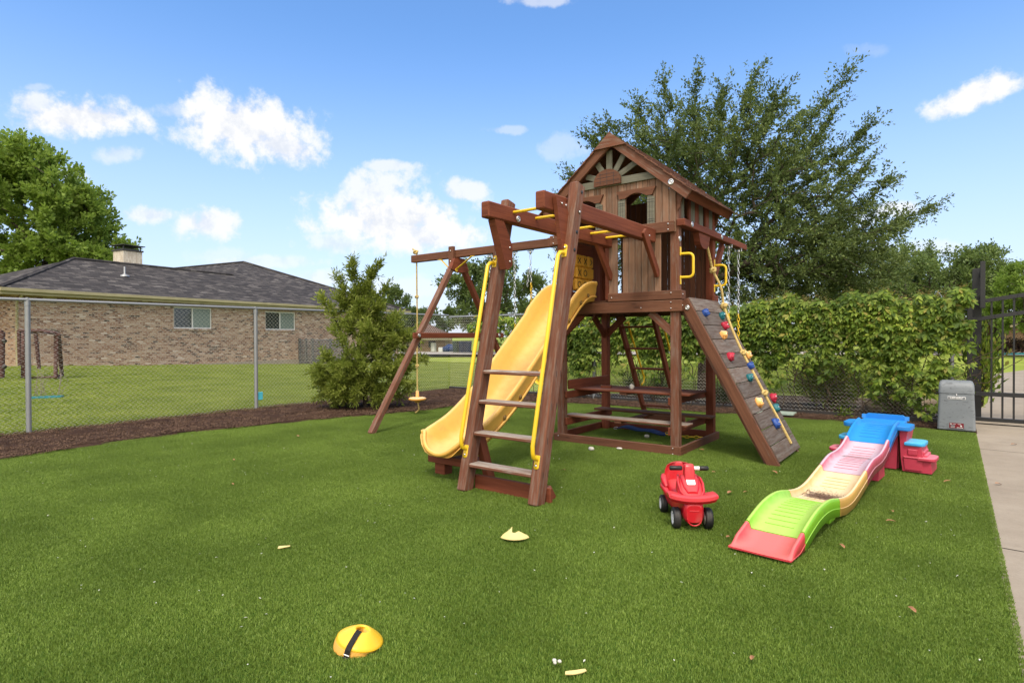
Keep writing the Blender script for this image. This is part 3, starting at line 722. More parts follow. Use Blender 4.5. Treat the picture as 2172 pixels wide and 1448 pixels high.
# hipped roof: eaves 0.5 m out, a long ridge and a taller cross hip on the right
EZ = 2.93; x0, x1 = -2.02, 19.5; yb = -.5; a1 = 4.05; sl = .405; zr = EZ+a1*sl; xl = x0+a1; a2 = 7.0; pz = EZ+a2*sl; pxx = x1-a2
rf = MB(); E0 = (x0,yb,EZ); E1 = (x1,yb,EZ); RL = (xl,yb+a1,zr); PK = (pxx,yb+a2,pz); VJ = (pxx-(a2-a1), yb+a1, zr)
PB = (pxx, 16, pz); E1b = (x1, 16, EZ); E0b = (x0, yb+2*a1, EZ); VE = (pxx-(a2-a1)-a1, yb+2*a1, EZ); VB = (pxx-a2, 16, EZ)
Vr = [E0, E1, PK, VJ, RL, PB, E1b, E0b, VE, VB]
def slope_uv(f, ang):
    ax = Vector((math.cos(ang), math.sin(ang), 0)); n_ = Vector((-ax.y, ax.x, 0)); return [(Vector(Vr[i]).dot(ax), Vector(Vr[i]).dot(n_)*1.08) for i in f]
for f, ang in (((0,1,2,3,4),0),((1,6,5,2),math.pi/2),((0,4,7),math.pi/2),((3,2,5,9,8),math.pi/2),((4,3,8,7),0)):
    rf.add([Vr[i] for i in f], [tuple(range(len(f)))], [slope_uv(f, ang)])
roof = part(rf, 'roof', SHING, house)
cap = MB()
def ridge(a, b): 
    a, b = Vector(a), Vector(b); cap.tube([a+Vector((0,0,.02)), b+Vector((0,0,.02))], .07, 5, True, False)
for a, b in ((E0,RL),(RL,VJ),(E1,PK),(PK,PB)): ridge(a, b)
part(cap, 'ridge_cap', SHING, roof)
v = MB(); v.lathe([(.0,.42),(.035,.42),(.035,.12),(.16,.06),(.18,0)], (3.1, yb+2.3, EZ+2.3*sl-.02), 14); part(v, 'roof_vent', GALV, roof)
s = MB(); s.add([(x0,yb,EZ-.2),(x1,yb,EZ-.2),(x1,.02,EZ-.13),(x0,.02,EZ-.13)], [(0,3,2,1)]); s.add([(x0,yb,EZ-.2),(x0,yb+2*a1,EZ-.2),(-1.3,yb+2*a1,EZ-.15),(-1.3,0,EZ-.15)], [(0,1,2,3)])
s.add([(x1,yb,EZ-.2),(x1,16,EZ-.2),(18.9,16,EZ-.15),(18.9,0,EZ-.15)], [(3,2,1,0)])
part(s, 'soffit', SOFFIT, house)
g = MB(); g.box(x0-.02, x1+.02, yb-.10, yb-.003, EZ-.105, EZ+.004); g.box(x0, x1, yb-.001, yb+.03, EZ-.21, EZ+.006); g.box(x0-.1, x0-.003, yb, yb+2*a1, EZ-.15, EZ-.02); g.box(x1+.003, x1+.1, yb, 16, EZ-.15, EZ-.02)
part(g, 'gutter', TRIM, house)
for dx in (-1.40, 7.99, 18.85):
    part(MB().tube([(dx,-.42,EZ-.15),(dx,-.40,EZ-.24),(dx,-.06,EZ-.42),(dx,-.05,.1),(dx,-.22,-.02)], .045, 6), 'downspout', TRIM, house)
ch = MB(); ch.box(4.05, 4.88, 3.6, 4.4, 3.9, 5.20); chim = part(ch, 'chimney', CHIM, house)
c2 = MB(); c2.box(4.01, 4.92, 3.55, 4.45, 5.203, 5.27); 
for dx in (4.07, 4.82):
    for dy in (3.64, 4.32): c2.box(dx, dx+.04, dy, dy+.04, 5.273, 5.44)
c2.box(4.12, 4.80, 3.7, 4.3, 5.273, 5.32); c2.box(3.96, 4.97, 3.5, 4.5, 5.443, 5.475); part(c2, 'chimney_cap', DARKST, chim)
# slatted screen round the cooling unit against the wall
scr = thing('utility_screen', 'weathered grey lattice screen against the brick house beside the second window', 'screen', HP+HW*12+Vector((0,0,-.15)), None, HZ)
sm_ = MB()
for x in (-1.25,0,1.22): part(MB().box(x-.05, x+.05, -1.0, -.9, 0, 1.36), 'post', LATT, scr)
for y in (-.55,-.1): part(MB().box(-1.3, -1.2, y, y+.1, 0, 1.36), 'post', LATT, scr)
for nm, xa, xb in (('slat_panel', -1.19, -.06), ('slat_panel', .06, 1.16)):
    q = MB()
    for k in range(14): q.board((xa,-.95,.10+k*.09), (xb,-.95,.10+k*.09), .02, .055, (0,.35,1))
    part(q, nm, LATT, scr)
q = MB()
for k in range(14): q.board((-1.25,-.88,.10+k*.09), (-1.25,0,.10+k*.09), .02, .055, (.35,0,1))
part(q, 'slat_panel', LATT, scr)

# rusty pipe pen on the neighbour's lawn
def along(px, py, D): return CAM+ray(px, py)*D
pen = thing('pipe_pen', 'rusty brown pipe frame pen standing on the lawn by the left house corner', 'pen frame', (-20.2,4.6,.05))
def on_depth(px, py, D): v_ = along(px, py, D); return v_
D1 = next(d/20 for d in range(200,500) if (lambda q: q.z <= lawn_z(q.x, q.y)+.07)(along(85,801,d/20))); D2 = D1+.75
b = MB(); P = on_depth
fr = [P(49,801,D1), P(50,706,D1), P(119,707,D1), P(118,799,D1)]
b.tube(fr, .055, 8, False, closed=True); part_ = b.build('front_frame', RUST, pen)
MB().tube([P(131,797,D2), P(124,708,D1)], .05, 8).tube([P(40,701,D2+.6), P(42,775,D2+.6)], .05, 8).tube([P(76,708,D2), P(83,782,D2)], .045, 8).tube([P(40,701,D2+.6), P(92,702,D2+.6), P(124,708,D1)], .045, 8).tube([P(131,797,D2), P(118,799,D1)], .05, 8).build('side_frame', RUST, pen)
MB().tube([P(4,800,D1), P(5,704,D1)], .06, 8).tube([P(5,704,D1), P(-40,704,D1)], .05, 8).tube([P(4,800,D1), P(-40,800,D1)], .05, 8).build('gate_post', RUST, pen)
for ya in (722,776): MB().tube([P(7,ya,D1-.05), P(12,ya+2,D1-.05)], .05, 6).build('hinge', DARKST, pen)
# turquoise tray with dead twigs
tz = lawn_z(-14.9,3.8)
tr = thing('planter_tray', 'turquoise planter tray with dry twigs lying on the neighbour lawn', 'tray', (-14.9,3.85,tz))
MB().board((-15.02,3.50,tz+.03), (-14.76,3.98,tz+.03), .22, .045).build('tray', TEAL, tr)
b = MB()
for k in range(16):
    f = random.random(); x, y = -15.02+.26*f, 3.50+.48*f; h = random.uniform(.3,.85)
    b.tube([(x,y,tz+.08), (x+random.uniform(-.1,.1), y+random.uniform(-.1,.1), tz+.08+h*.5), (x+random.uniform(-.25,.25), y+random.uniform(-.3,.3), tz+.08+h)], [.006,.004,.002], 4)
b.build('twigs', TWIG, tr)

# ================================================================ CHAIN LINK FENCES
def mesh_wires(mb, A, B, z0, z1, d, r=.0026):
    """woven diamonds: neighbouring zigzag wires, ends twisted above the top rail"""
    A, B = Vector(A), Vector(B); L = (B-A).length; u = (B-A)/L; nrm = Vector((-u.y, u.x, 0)); nw = int(L/d); nz_ = int((z1-z0)/(d*.5))
    for i in range(nw):
        pts = []
        for k in range(nz_+1):
            side = 1 if k % 2 else 0
            off = (i+side*1.0)*d
            pts.append(A+u*off+Vector((0,0,z0+k*d*.5))+nrm*(r if side else -r))
        V, F = [], []
        for p in pts: V += [p+u*r*1.3, p-u*r*.65+nrm*r*1.1, p-u*r*.65-nrm*r*1.1]
        for k in range(len(pts)-1):
            for q in range(3): F.append((k*3+q, k*3+(q+1) % 3, k*3+3+(q+1) % 3, k*3+3+q))
        mb.add(V, F, [[(0,0)]*4]*len(F), False)
def chain_fence(name, label, A, B, posts, H, d, bottom_rail=False, top=True):
    A, B = Vector(A), Vector(B); root = thing(name, label, 'fence', A)
    for p in posts:
        q = MB(); p = Vector(p)
        q.tube([p, p+Vector((0,0,H-.06))], .031, 10); q.tube([p+Vector((0,0,H-.08)), p+Vector((0,0,H-.02))], .035, 10); q.tube([p+Vector((0,0,H-.03)), p+Vector((0,0,H+.03))], .02, 8)
        for zz in (.25,.6,.95,1.3): q.tube([p+Vector((0,0,H*zz/1.6)), p+Vector((0,0,H*zz/1.6+.008))], .033, 10)
        q.build('post', GALV, root)
    if top: MB().tube([A+Vector((0,0,H)), B+Vector((0,0,H))], .021, 8).build('top_rail', GALV, root)
    q = MB(); mesh_wires(q, A, B, .03, H+.055, d); q.build('wire_mesh', WIRE, root)
    if bottom_rail: MB().board(A+Vector((0,0,.04)), B+Vector((0,0,.04)), .05, .07).build('bottom_rail', DARKST, root)
    return root
fence = chain_fence('chain_link_fence', 'galvanised chain link fence with open top rail along the neighbour lawn', (-9.8,-1.2,0), (-9.8,10.35,0), [(-9.8,y,0) for y in (-.91,2.27,5.44,8.62)], 1.79, .070)
bfence = chain_fence('chain_link_fence', 'chain link fence smothered in green vine behind the playset', (-9.74,10.32,0), (.0,10.32,0), [(x,10.32,0) for x in (-8.75,-5.77,-2.88,-.03)], 1.75, .060, True)
CY = MB().box(-9.815,-9.79,5.47,5.56,.17,.31,.006).build('fence_tag', CYAN); recentre(CY); tag(CY, 'small light blue plastic tag clipped low on the left fence', 'tag')

# ================================================================ WOODEN PLAYSET
PS = thing('wooden_playset', 'large stained cedar playset with clubhouse, yellow slide, monkey bars and swing beam', 'playset', (-3.09,6.6,0))
X0, X1, Y0, Y1 = -3.86, -2.33, 5.99, 7.20
def B(name, mat, *boxes, parent=PS, label=None, c=.006):
    m = MB()
    for b in boxes: m.box(*b, c)
    o = m.build(name, mat, parent)
    if label: o['label'] = label
    return o
def BD(name, mat, *boards, parent=PS):
    m = MB()
    for b in boards: m.board(*b)
    return m.build(name, mat, parent)
def bolts(parent, pts, r=.011, washer=False):
    for p, ax in pts:
        m = MB(); p = Vector(p); ax = Vector(ax).normalized(); Q = ax.to_track_quat('Z', 'Y').to_matrix().to_4x4()
        if washer: m.lathe([(0,.004),(r*1.1,.004),(r*1.1,.007),(r*2.2,.007),(r*2.4,.002),(r*2.4,0)], p, 14, 0, Q)
        m.lathe([(r,0),(r,.005),(r*.7,.009),(0,.010)], p, 10, 0, Q)
        m.build('bolt', CHROME, parent)
P = .092
for x, y in ((X0,Y0),(X1-P,Y0),(X0,Y1-P),(X1-P,Y1-P)):
    B('post', WRED if y > 6.5 else WPOST, (x, x+P, y, y+P, 0, 2.95))
# sandbox frame on the ground
B('sandbox_board', WBRN, (X0-.03, X1+.01, Y0-.035, Y0-.002, .0, .102), label='weathered front board of the sandbox frame')
B('sandbox_board', WBRN, (X1+.003, X1+.036, Y0-.035, Y1+.03, .0, .102)); B('sandbox_board', WRED, (X0-.03, X0-.002, Y0, Y1+.03, 0, .10)); B('sandbox_board', WRED, (X0, X1, Y1+.002, Y1+.03, 0, .10))
# bench, table and rails
B('bench', WTREAD, (-3.83,-2.28,6.095,6.29,.292,.318)); B('bench', WBRN, (-3.84,-2.28,6.86,7.06,.292,.318))
B('table_top', WRED, (-3.77,-2.30,6.23,6.505,.612,.636), (-3.765,-2.305,6.512,6.80,.612,.636))
for xx in (X0+P+.002, X1-P-.037):
    B('bench_rail', WRED, (xx, xx+.034, Y0+.02, Y1-.02, .20, .29)); B('table_rail', WRED, (xx, xx+.034, Y0+.02, Y1-.02, .525, .61))
B('bench_brace', WBRN, (-3.15,-3.06,6.1,7.05,.262,.29)); B('table_brace', WBRN, (-3.15,-3.06,6.24,6.79,.582,.61))
B('side_rail', WRED, (X0+P+.002, X0+P+.034, Y0+.09, Y1-.09, .63, .745))
# deck: fascia boards round it and planks
B('deck', WBRN, *[(X0+.05, X1-.05, Y0+.03+k*.145, Y0+.03+k*.145+.138, 1.66, 1.685) for k in range(8)])
B('deck_beam', WBRN, (X0-.06, X1+.045, Y0-.032, Y0-.002, 1.535, 1.658), label='wide deck beam under the clubhouse front')
B('deck_beam', WBRN, (X1+.003, X1+.036, Y0-.03, Y1, 1.535, 1.658)); B('deck_beam', WBRN, (X0-.035, X0-.002, Y0-.03, Y1, 1.535, 1.658)); B('deck_beam', WBRN, (X0, X1, Y1+.002, Y1+.034, 1.535, 1.658))
B('deck_joist', WBRN, *[(x, x+.035, Y0, Y1, 1.56, 1.655) for x in (-3.5,-3.1,-2.7)])
B('kick_board', WBRN, (-3.15, X1+.045, Y0-.032, Y0-.002, 1.664, 1.762)); B('kick_board', WBRN, (X1+.003, X1+.036, Y0-.03, Y0+.12, 1.664, 1.762)); B('kick_board', WRED, (X1+.003, X1+.036, Y1-.16, Y1, 1.664, 1.762))
BD('deck_brace', WPOST, ((-2.66,Y0+.04,1.535),(-2.40,Y0+.04,1.30),.036,.085,(1,0,1)))
BD('deck_brace', WRED, ((-3.53,Y1-.05,1.535),(-3.79,Y1-.05,1.30),.036,.085,(-1,0,1))); BD('deck_brace', WRED, ((-3.815,Y1-.38,1.535),(-3.815,Y1-.06,1.28),.036,.085,(0,-1,1))); BD('deck_brace', WRED, ((-3.53,Y0+.05,1.535),(-3.79,Y0+.05,1.30),.036,.085,(-1,0,1)))
BD('deck_brace', WRED, ((-2.64,Y1-.05,1.535),(-2.40,Y1-.05,1.30),.036,.085,(1,0,1)))
bolts(PS, [((-3.10,Y0-.033,1.71),(0,-1,0)),((-2.40,Y0-.033,1.735),(0,-1,0)),((-2.40,Y0-.033,1.635),(0,-1,0)),((-2.40,Y0-.033,1.57),(0,-1,0)),((-2.74,Y0-.033,1.585),(0,-1,0)),
           ((X1+.037,Y0+.02,1.72),(1,0,0)),((X1+.037,Y0+.01,1.60),(1,0,0)),((-3.82,Y0-.036,.075),(0,-1,0)),((-2.38,Y0-.036,.082),(0,-1,0)),((-2.38,Y0-.036,.02),(0,-1,0))], .007)
# upright boards of the lower front, and the other walls
def siding(mb, x0, x1, y, z0, z1f, axis='x', w=.074, t=.018, gap=.005):
    n = max(1, round((x1-x0)/w)); w = (x1-x0)/n
    for k in range(n):
        a, b = x0+k*w+gap/2, x0+(k+1)*w-gap/2; z1 = z1f((a+b)/2) if callable(z1f) else z1f; j = random.uniform(-.0015,.0015)
        if axis == 'x': mb.box(a, b, y+j, y+t+j, z0, z1, .003)
        else: mb.box(y+j, y+t+j, a, b, z0, z1, .003)
B('slide_post', WRED, (-3.20,-3.145,Y0-.002,Y0+.085,1.69,2.5))
q = MB(); siding(q, -2.97, -2.515, Y0-.02, 1.69, 2.40); q.build('front_panel', WGRY, PS)
q = MB(); siding(q, -3.142, -3.03, Y0-.02, 1.69, 2.37, w=.11); q.build('front_panel', WGRY, PS)
q = MB(); siding(q, -3.585, X1-P, Y1-.04, 1.69, 3.02); siding(q, X0+.03, -3.64, Y1-.04, 2.3, 3.0); q.build('back_wall', WBRN, PS)
q = MB(); siding(q, 6.77, Y1-P, X0+.01, 1.69, 2.46, 'y'); siding(q, Y0+P, 6.325, X0+.01, 1.69, 2.46, 'y', .12); q.box(X0+.005, X0+.03, 6.3, 6.8, 2.315, 2.46); q.box(X0+.005, X0+.03, 6.3, 6.8, 1.69, 1.84); q.build('left_wall', WRED, PS)
# clubhouse: siding above the rail with two arched windows, gable on top
RX, RZ = -3.085, 3.56; SLP = .83                        # ridge and roof slope
zroof = lambda x: RZ-.10-SLP*abs(x-RX)
FY = Y0-.022
wins = [(-2.925,-2.668,2.45,2.845),(-3.56,-3.304,2.45,2.845)]
q = MB(); n = 20; wdt = (X1-.02-(X0+.01))/n
for k in range(n):
    a, b = X0+.01+k*wdt, X0+.01+(k+1)*wdt; m_ = (a+b)/2
    segs = [(a,b)]
    for w_ in wins:
        nn = []
        for s_ in segs:
            if s_[1] <= w_[0] or s_[0] >= w_[1]: nn.append(s_)
            else:
                if s_[0] < w_[0]-.008: nn.append((s_[0], w_[0]))
                if s_[1] > w_[1]+.008: nn.append((w_[1], s_[1]))
                lo, hi = max(s_[0], w_[0]), min(s_[1], w_[1]); q.box(lo+.0018, hi-.0018, FY, FY+.018, 2.845, min(2.98, zroof(m_)), .003)
        segs = nn
    for a_, b_ in segs:
        if b_-a_ > .01: j = random.uniform(-.0015,.0015); q.box(a_+.0025, b_-.0025, FY+j, FY+.018+j, 2.38, min(2.98, zroof((a_+b_)/2)+.02), .003)
fw = q.build('front_wall', WGRY, PS)
def arch_lintel(mb, x0, x1, z0, z1, y0, y1, rise=.045):
    n = 12; xa, xb = x0+.075, x1-.075
    poly = [(x0+.012,z0-.0),(x0-.03,z1),(x1+.03,z1),(x1-.012,z0)]
    low = [(xb-(xb-xa)*i/n, z0+rise*math.sin(math.pi*i/n)) for i in range(n+1)]
    mb.prism(poly+low, 1, y0, y1)
for w_ in wins:
    q = MB(); arch_lintel(q, w_[0]-.075, w_[1]+.075, w_[3]-.04, w_[3]+.048, FY-.028, FY-.003)
    q.build('window_lintel', WBRN, PS)
    for sx in (w_[0]-.088, w_[1]+.004):
        left = sx < w_[0]
        q = MB(); n = 6; zt = 2.80; lo, hi = sx, sx+.084
        top = [(hi, zt+.02-(.0 if left else .035)), (lo, zt-.015+(.0 if left else .035))] if left else [(hi, zt-.02), (lo, zt+.02)]
        q.prism([(lo,2.44),(hi,2.44)]+top, 1, FY-.017, FY-.003)
        for zz in (2.52,2.545,2.73,2.755): q.box(lo+.003, hi-.003, FY-.0185, FY-.017, zz, zz+.004, .0005, 1)
        for xx in (lo+.027, lo+.055): q.box(xx, xx+.003, FY-.0185, FY-.017, 2.45, zt-.03, .0005, 1)
        q.build('shutter', [WGREEN, BLACKM], PS)
# gable: tie beam, sunburst spokes and fluted half-round
q = MB(); q.box(-3.70, -2.47, FY-.024, FY-.001, 2.975, 3.058); q.build('gable_beam', WGREEN, PS)
hub = Vector((-3.135, FY+.012, 3.03))
for ang, L in ((27,.46),(57,.40),(90,.47),(124,.36),(160,.42)):
    d = Vector((math.cos(R(ang)), 0, math.sin(R(ang))))
    e = hub+d*L
    while e.z > zroof(e.x)-.02 and L > .15: L -= .01; e = hub+d*L
    BD('gable_spoke', WGREEN, (hub+d*.10, e, (.066 if ang != 90 else .075), .02, (0,1,0)))
q = MB(); n = 20; pts = [(hub.x-.168, 2.985),(hub.x+.168, 2.985)]+[(hub.x+.168*math.cos(math.pi*i/n), 3.03+.135*math.sin(math.pi*i/n)) for i in range(n+1)]
q.prism(pts, 1, FY-.052, FY-.026)
for k in (-.085,0,.085): q.box(hub.x+k-.002, hub.x+k+.002, FY-.0535, FY-.052, 2.99, 3.15-(.03 if k else 0), .0005, 1)
for k in (3.03,3.075,3.115): q.box(hub.x-.15+(k-3.03)*.6, hub.x+.15-(k-3.03)*.6, FY-.0535, FY-.052, k-.002, k+.002, .0005, 1)
q.build('gable_medallion', [WBRN, BLACKM], PS)
BD('back_gable_post', WBRN, ((RX,Y1-.02,3.0),(RX,Y1-.02,3.45),.08,.02,(0,1,0)))
# roof: rafters on the front edge, eave boards, overlapping shakes
RY0, RY1 = 5.91, 7.36; EX = .90
for sg in (-1, 1):
    top = Vector((RX, RY0+.012, RZ-.075)); low = Vector((RX+sg*EX, RY0+.012, RZ-.075-SLP*EX))
    up = Vector((sg*SLP, 0, 1)).normalized()
    BD('rafter', WPOST if sg > 0 else WBRN, (top-Vector((sg*.0,0,0)), low, .034, .105, up)); BD('rafter', WBRN, (top+Vector((0,1.40,0)), low+Vector((0,1.40,0)), .034, .10, up))
    BD('eave_board', WRED, (low+Vector((sg*-.012,.03,.012)), low+Vector((sg*-.012,1.37,.012)), .03, .10, up))
    rows = 9
    sh = MB()
    for k in range(rows):
        l0 = k/rows*(EX+.05)-.005; l1 = (k+1)/rows*(EX+.05)+.03; y = RY0-.03
        a = Vector((RX+sg*l0, 0, RZ-.012-SLP*l0)); b = Vector((RX+sg*l1, 0, RZ-.012-SLP*l1)); lift = up*.012
        while y < RY1+.03:
            wd = min(random.uniform(.09,.17), RY1+.035-y); yc = y+wd/2; j = random.uniform(-.012,.012); dn = (b-a).normalized()
            sh.board(a+Vector((0,yc,0)), b+lift*1.0+dn*j+Vector((0,yc,0)), wd-.004, .011, up, .002); y += wd
    sh.build('roof_slope', WROOF, PS)
    sg_ = MB(); sg_.board(Vector((RX,RY0+.04,RZ-.05)), Vector((RX,RY1-.04,RZ-.05)), .03, .08)
    if sg > 0: sg_.build('ridge_board', WBRN, PS)
q = MB(); q.prism([(RX-.20, RZ-.145-.02),(RX+.20, RZ-.145-.02),(RX+.155,RZ-.13),(RX,RZ+.005),(RX-.155,RZ-.13)], 1, RY0-.035, RY0-.006); q.build('gable_plate', WPOST, PS)
bolts(PS, [((RX+.71, RY0-.006, RZ-.075-SLP*.71),(0,-1,0))], .014, True)
# right side of the clubhouse: studs, shutters and curved brackets under the eave
q = MB(); q.box(X1-.03, X1, Y0, Y1, 2.86, 2.93); q.build('wall_plate', WBRN, PS); q = MB(); q.box(X0, X0+.03, Y0, Y1, 2.86, 2.93); q.build('wall_plate', WBRN, PS)
for ya, yb_ in ((6.315,6.375),(6.508,6.625),(6.86,6.97),(7.111,7.165)): B('stud', WRED, (X1-.028, X1-.004, ya, yb_, 2.45, 2.86), c=.003)
for ya, yb_ in ((6.06,6.175),(6.385,6.505),(6.66,6.775),(6.985,7.105)):
    q = MB(); q.box(X1-.020, X1-.006, ya, yb_, 2.45, 2.80, .003)
    for zz in (2.52,2.545): q.box(X1-.006, X1-.0045, ya+.004, yb_-.004, zz, zz+.004, .0005, 1)
    q.build('shutter', [WGREEN, BLACKM], PS)
for yy in (Y0-.018, Y1-.03):
    q = MB(); n = 8; poly = [(X1-.005,2.60),(X1-.005,2.90),(X1+.125,2.795)]+[(X1+.11-.085*math.sin(math.pi/2*i/n), 2.77-.13*(1-math.cos(math.pi/2*i/n))) for i in range(n+1)]
    q.prism(poly, 1, yy, yy+.03); q.build('eave_bracket', WBRN, PS)
q = MB(); siding(q, Y0+.02, Y1-.02, X0+.004, 2.44, 2.88, 'y'); q.build('left_upper_wall', WBRN, PS)
# rails round the front and the long top rail on the right with its overhang
B('front_rail', WBRN, (-3.93, X1-.03, Y0-.052, Y0-.024, 2.378, 2.495)); bolts(PS, [((-2.42,Y0-.053,2.465),(0,-1,0)),((-2.42,Y0-.053,2.405),(0,-1,0)),((-3.87,Y0-.053,2.47),(0,-1,0)),((-3.87,Y0-.053,2.40),(0,-1,0))], .008)
B('top_rail', WRED, (X1-.015, X1+.075, 5.97, 8.28, 2.438, 2.512)); bolts(PS, [((X1+.076,6.19,2.478),(1,0,0)),((X1+.076,7.20,2.478),(1,0,0)),((X1+.001,6.03,2.31),(1,0,0))], .013, True)
BD('rail_brace', WRED, ((X1-.02,7.52,2.43),(X1-.02,7.22,2.02),.05,.085,(0,-1,1)))
q = MB(); n = 10; q.prism([(6.47,2.435),(6.86,2.435)]+[(6.86-.02-.0*i, 2.40-.0*i) for i in range(1)]+[(6.665+.16*math.cos(-math.pi*i/n), 2.37+.10*math.sin(-math.pi*i/n)) for i in range(n+1)], 0, X1-.02, X1+.05); q.build('rope_block', WRED, PS)
# grab handles beside the rock wall
def handle(name, p0, p1, out, r=.0145, parent=PS, flange_ax=(1,0,0)):
    p0, p1, out = Vector(p0), Vector(p1), Vector(out); m = MB(); d = (p1-p0).normalized(); k = .045; pts = []
    o_ = out.normalized(); h = out.length
    pts = [p0, p0+o_*(h-k)]+[p0+o_*(h-k+k*math.sin(a))+d*(k-k*math.cos(a)) for a in (R(30),R(60),R(90))]
    pts += [p1+o_*(h-k+k*math.cos(a))-d*(k-k*math.sin(a)) for a in (R(0),R(30),R(60),R(90))]+[p1]
    m.tube(pts, r, 10)
    fa = Vector(flange_ax)
    for p, sgn in ((p0,-1),(p1,1)):
        m.board(p+d*sgn*-.02, p+d*sgn*.075, .034, .008, fa, .003)
    return m.build(name, PYEL, parent)
handle('grab_handle', (X1+.004,6.045,2.15), (X1+.004,6.045,1.90), (.13,.02,0)); handle('grab_handle', (X1+.004,7.15,2.13), (X1+.004,7.15,1.88), (.13,.02,0))
# noughts-and-crosses panel in the left wall
pn = MB(); 
for z in (1.85,2.0,2.15,2.31): pn.tube([(X0+.03,6.32,z),(X0+.03,6.77,z)], .007, 6)
panel = pn.build('game_panel', DARKST, PS)
for i in range(3):
    for j in range(3):
        y = 6.40+i*.145; z = 2.235-j*.151; q = MB(); rot = random.uniform(-.10,.10); M = Matrix.Translation((X0+.04,y,z)) @ Matrix.Rotation(rot,4,'Z')
        t_ = MB(); t_.box(-.040,.040,-.071,.071,-.074,.074,.014)
        f = .0412
        kind = [['x','x',')'],['x','o',' '],['o','o','x']][j][i]
        if kind == 'x': t_.board((f,-.035,-.036),(f,.035,.036),.010,.004,(1,0,0),.001,1); t_.board((f,-.035,.036),(f,.035,-.036),.010,.004,(1,0,0),.001,1)
        elif kind == ')': t_.board((f,-.02,-.036),(f,.03,0),.010,.004,(1,0,0),.001,1); t_.board((f,-.02,.036),(f,.03,0),.010,.004,(1,0,0),.001,1)
        elif kind == 'o': t_.tube([(f,.034*math.cos(a*math.pi/9),.036*math.sin(a*math.pi/9)) for a in range(18)], .005, 5, False, True, 1, True)
        t_.build('tile', [PTTT, BLACKM], panel, True, lambda p, M=M: M @ p)
# ---- monkey bars on a leaning ladder
LY = lambda z: 3.53+z*.2455
for xa, zt, mt in ((-3.268,2.50,WPOST),(-2.550,2.545,WPOST)):
    q = MB(); q.board((xa+.043, LY(0)+.06, 0), (xa+.043, LY(zt)+.06, zt), .086, .124, (0,-1,.2455), .012)
    pst = q.build('ladder_post', mt, PS)
    if xa > -2.6:
        for z in (2.47,2.30,2.13,1.98): MB().lathe([(.016,.0),(.016,.0015),(0,.0015)], (xa+.0865, LY(z)+.075, z), 14, 0, Matrix.Rotation(R(90),4,'Y')).build('bolt_hole', BLACKM, pst)
        bolts(pst, [((xa+.088,LY(2.30)+.075,2.30),(1,0,0))], .010)
        for z in (.235,.485,.74,.99):
            for dy in (.035,.10): MB().box(xa+.0855, xa+.0868, LY(z)+dy, LY(z)+dy+.006, z-.03, z+.02, .0004).build('tread_slot', BLACKM, pst)
for z in (.235,.487,.745,.993):
    B('tread', WTREAD, (-3.183,-2.549,LY(z)+.004,LY(z)+.132,z-.032,z), c=.008)
B('ladder_sill', WRED, (-3.20,-2.44,3.685,3.722,.0,.125)); 
BD('ladder_stake', WRED, ((-3.225,3.93,0),(-3.225,3.72,.62),.06,.085,(0,1,.3))); BD('ladder_stake', WRED, ((-2.51,3.80,0),(-2.51,3.725,.10),.06,.085,(0,1,.3)))
q = MB(); 
bm_ = []
for xa, yf, z0, z1, dropb in ((-3.165,3.74,2.272,2.407,0),(-2.645,3.79,2.280,2.425,0)):
    b = BD('monkey_bar_beam', WRED, ((xa+.045,yf,(z0+z1)/2),(xa+.045,Y0-.055,(z0+z1)/2),.088,z1-z0,(0,0,1),.010)); bm_.append(b)
for y in (4.085,4.425,4.765,5.105,5.445,5.785): MB().tube([(-3.085,y,2.365),(-2.64,y,2.365)], .0135, 10).build('monkey_bar', PYEL, PS)
bolts(PS, [((-3.076,4.15,2.315),(1,0,0))], .012, True)
q = MB(); q.prism([(3.83,2.27),(3.955,2.27),(4.075,2.07),(4.075,1.90),(4.02,1.86),(3.99,1.86)], 0, -3.16, -3.085); q.build('beam_gusset', WRED, PS); bolts(PS, [((-3.084,4.035,2.05),(1,0,0)),((-3.084,4.035,1.93),(1,0,0))], .010)
q = MB(); q.prism([(3.90,2.39),(4.06,2.36),(4.12,2.18),(4.06,1.93),(3.99,1.96)], 0, -2.552, -2.515); q2 = q.build('beam_gusset', WRED, PS); q2.location.x -= .0; bolts(PS, [((-2.514,3.98,2.345),(1,0,0)),((-2.514,4.04,2.34),(1,0,0))], .009)
for xa in (-3.165,-2.60):
    BD('beam_brace', WRED, ((xa+.05,5.60,2.36),(xa+.05,5.965,1.93),.04,.085,(0,-1,1)))
bolts(PS, [((-2.529,5.70,2.32),(1,0,0))], .008)
# bent hand rails on the ladder
for xa, zt, zb in ((-3.225,1.915,.35),(-2.507,1.945,.35)):
    top = Vector((xa, LY(zt)-.004, zt)); bot = Vector((xa, LY(zb)-.004, zb)); d = (top-bot).normalized(); o_ = Vector((0,-1,.2455)).normalized(); m = MB(); h = .085
    pts = [top, top+o_*.03, top+o_*.062-d*.012, top+o_*h-d*.045]+[bot+o_*h+d*(.09), bot+o_*(h-.014)+d*.04, bot+o_*.055+d*.008, bot+o_*.02, bot]
    m.tube(pts, .0165, 12)
    for p, s_ in ((top,1),(bot,-1)):
        m.board(p-d*s_*.03, p+d*s_*.055, .046, .009, o_, .004)
        m.lathe([(.023,-.0045),(.023,.0045),(0,.0045)], p+d*s_*.055, 16, 0, o_.to_track_quat('Z','Y').to_matrix().to_4x4())
    hr = m.build('hand_rail', PYEL, PS); bolts(hr, [(top+d*.05+o_*.005, o_),(bot-d*.05+o_*.005, o_)], .009)
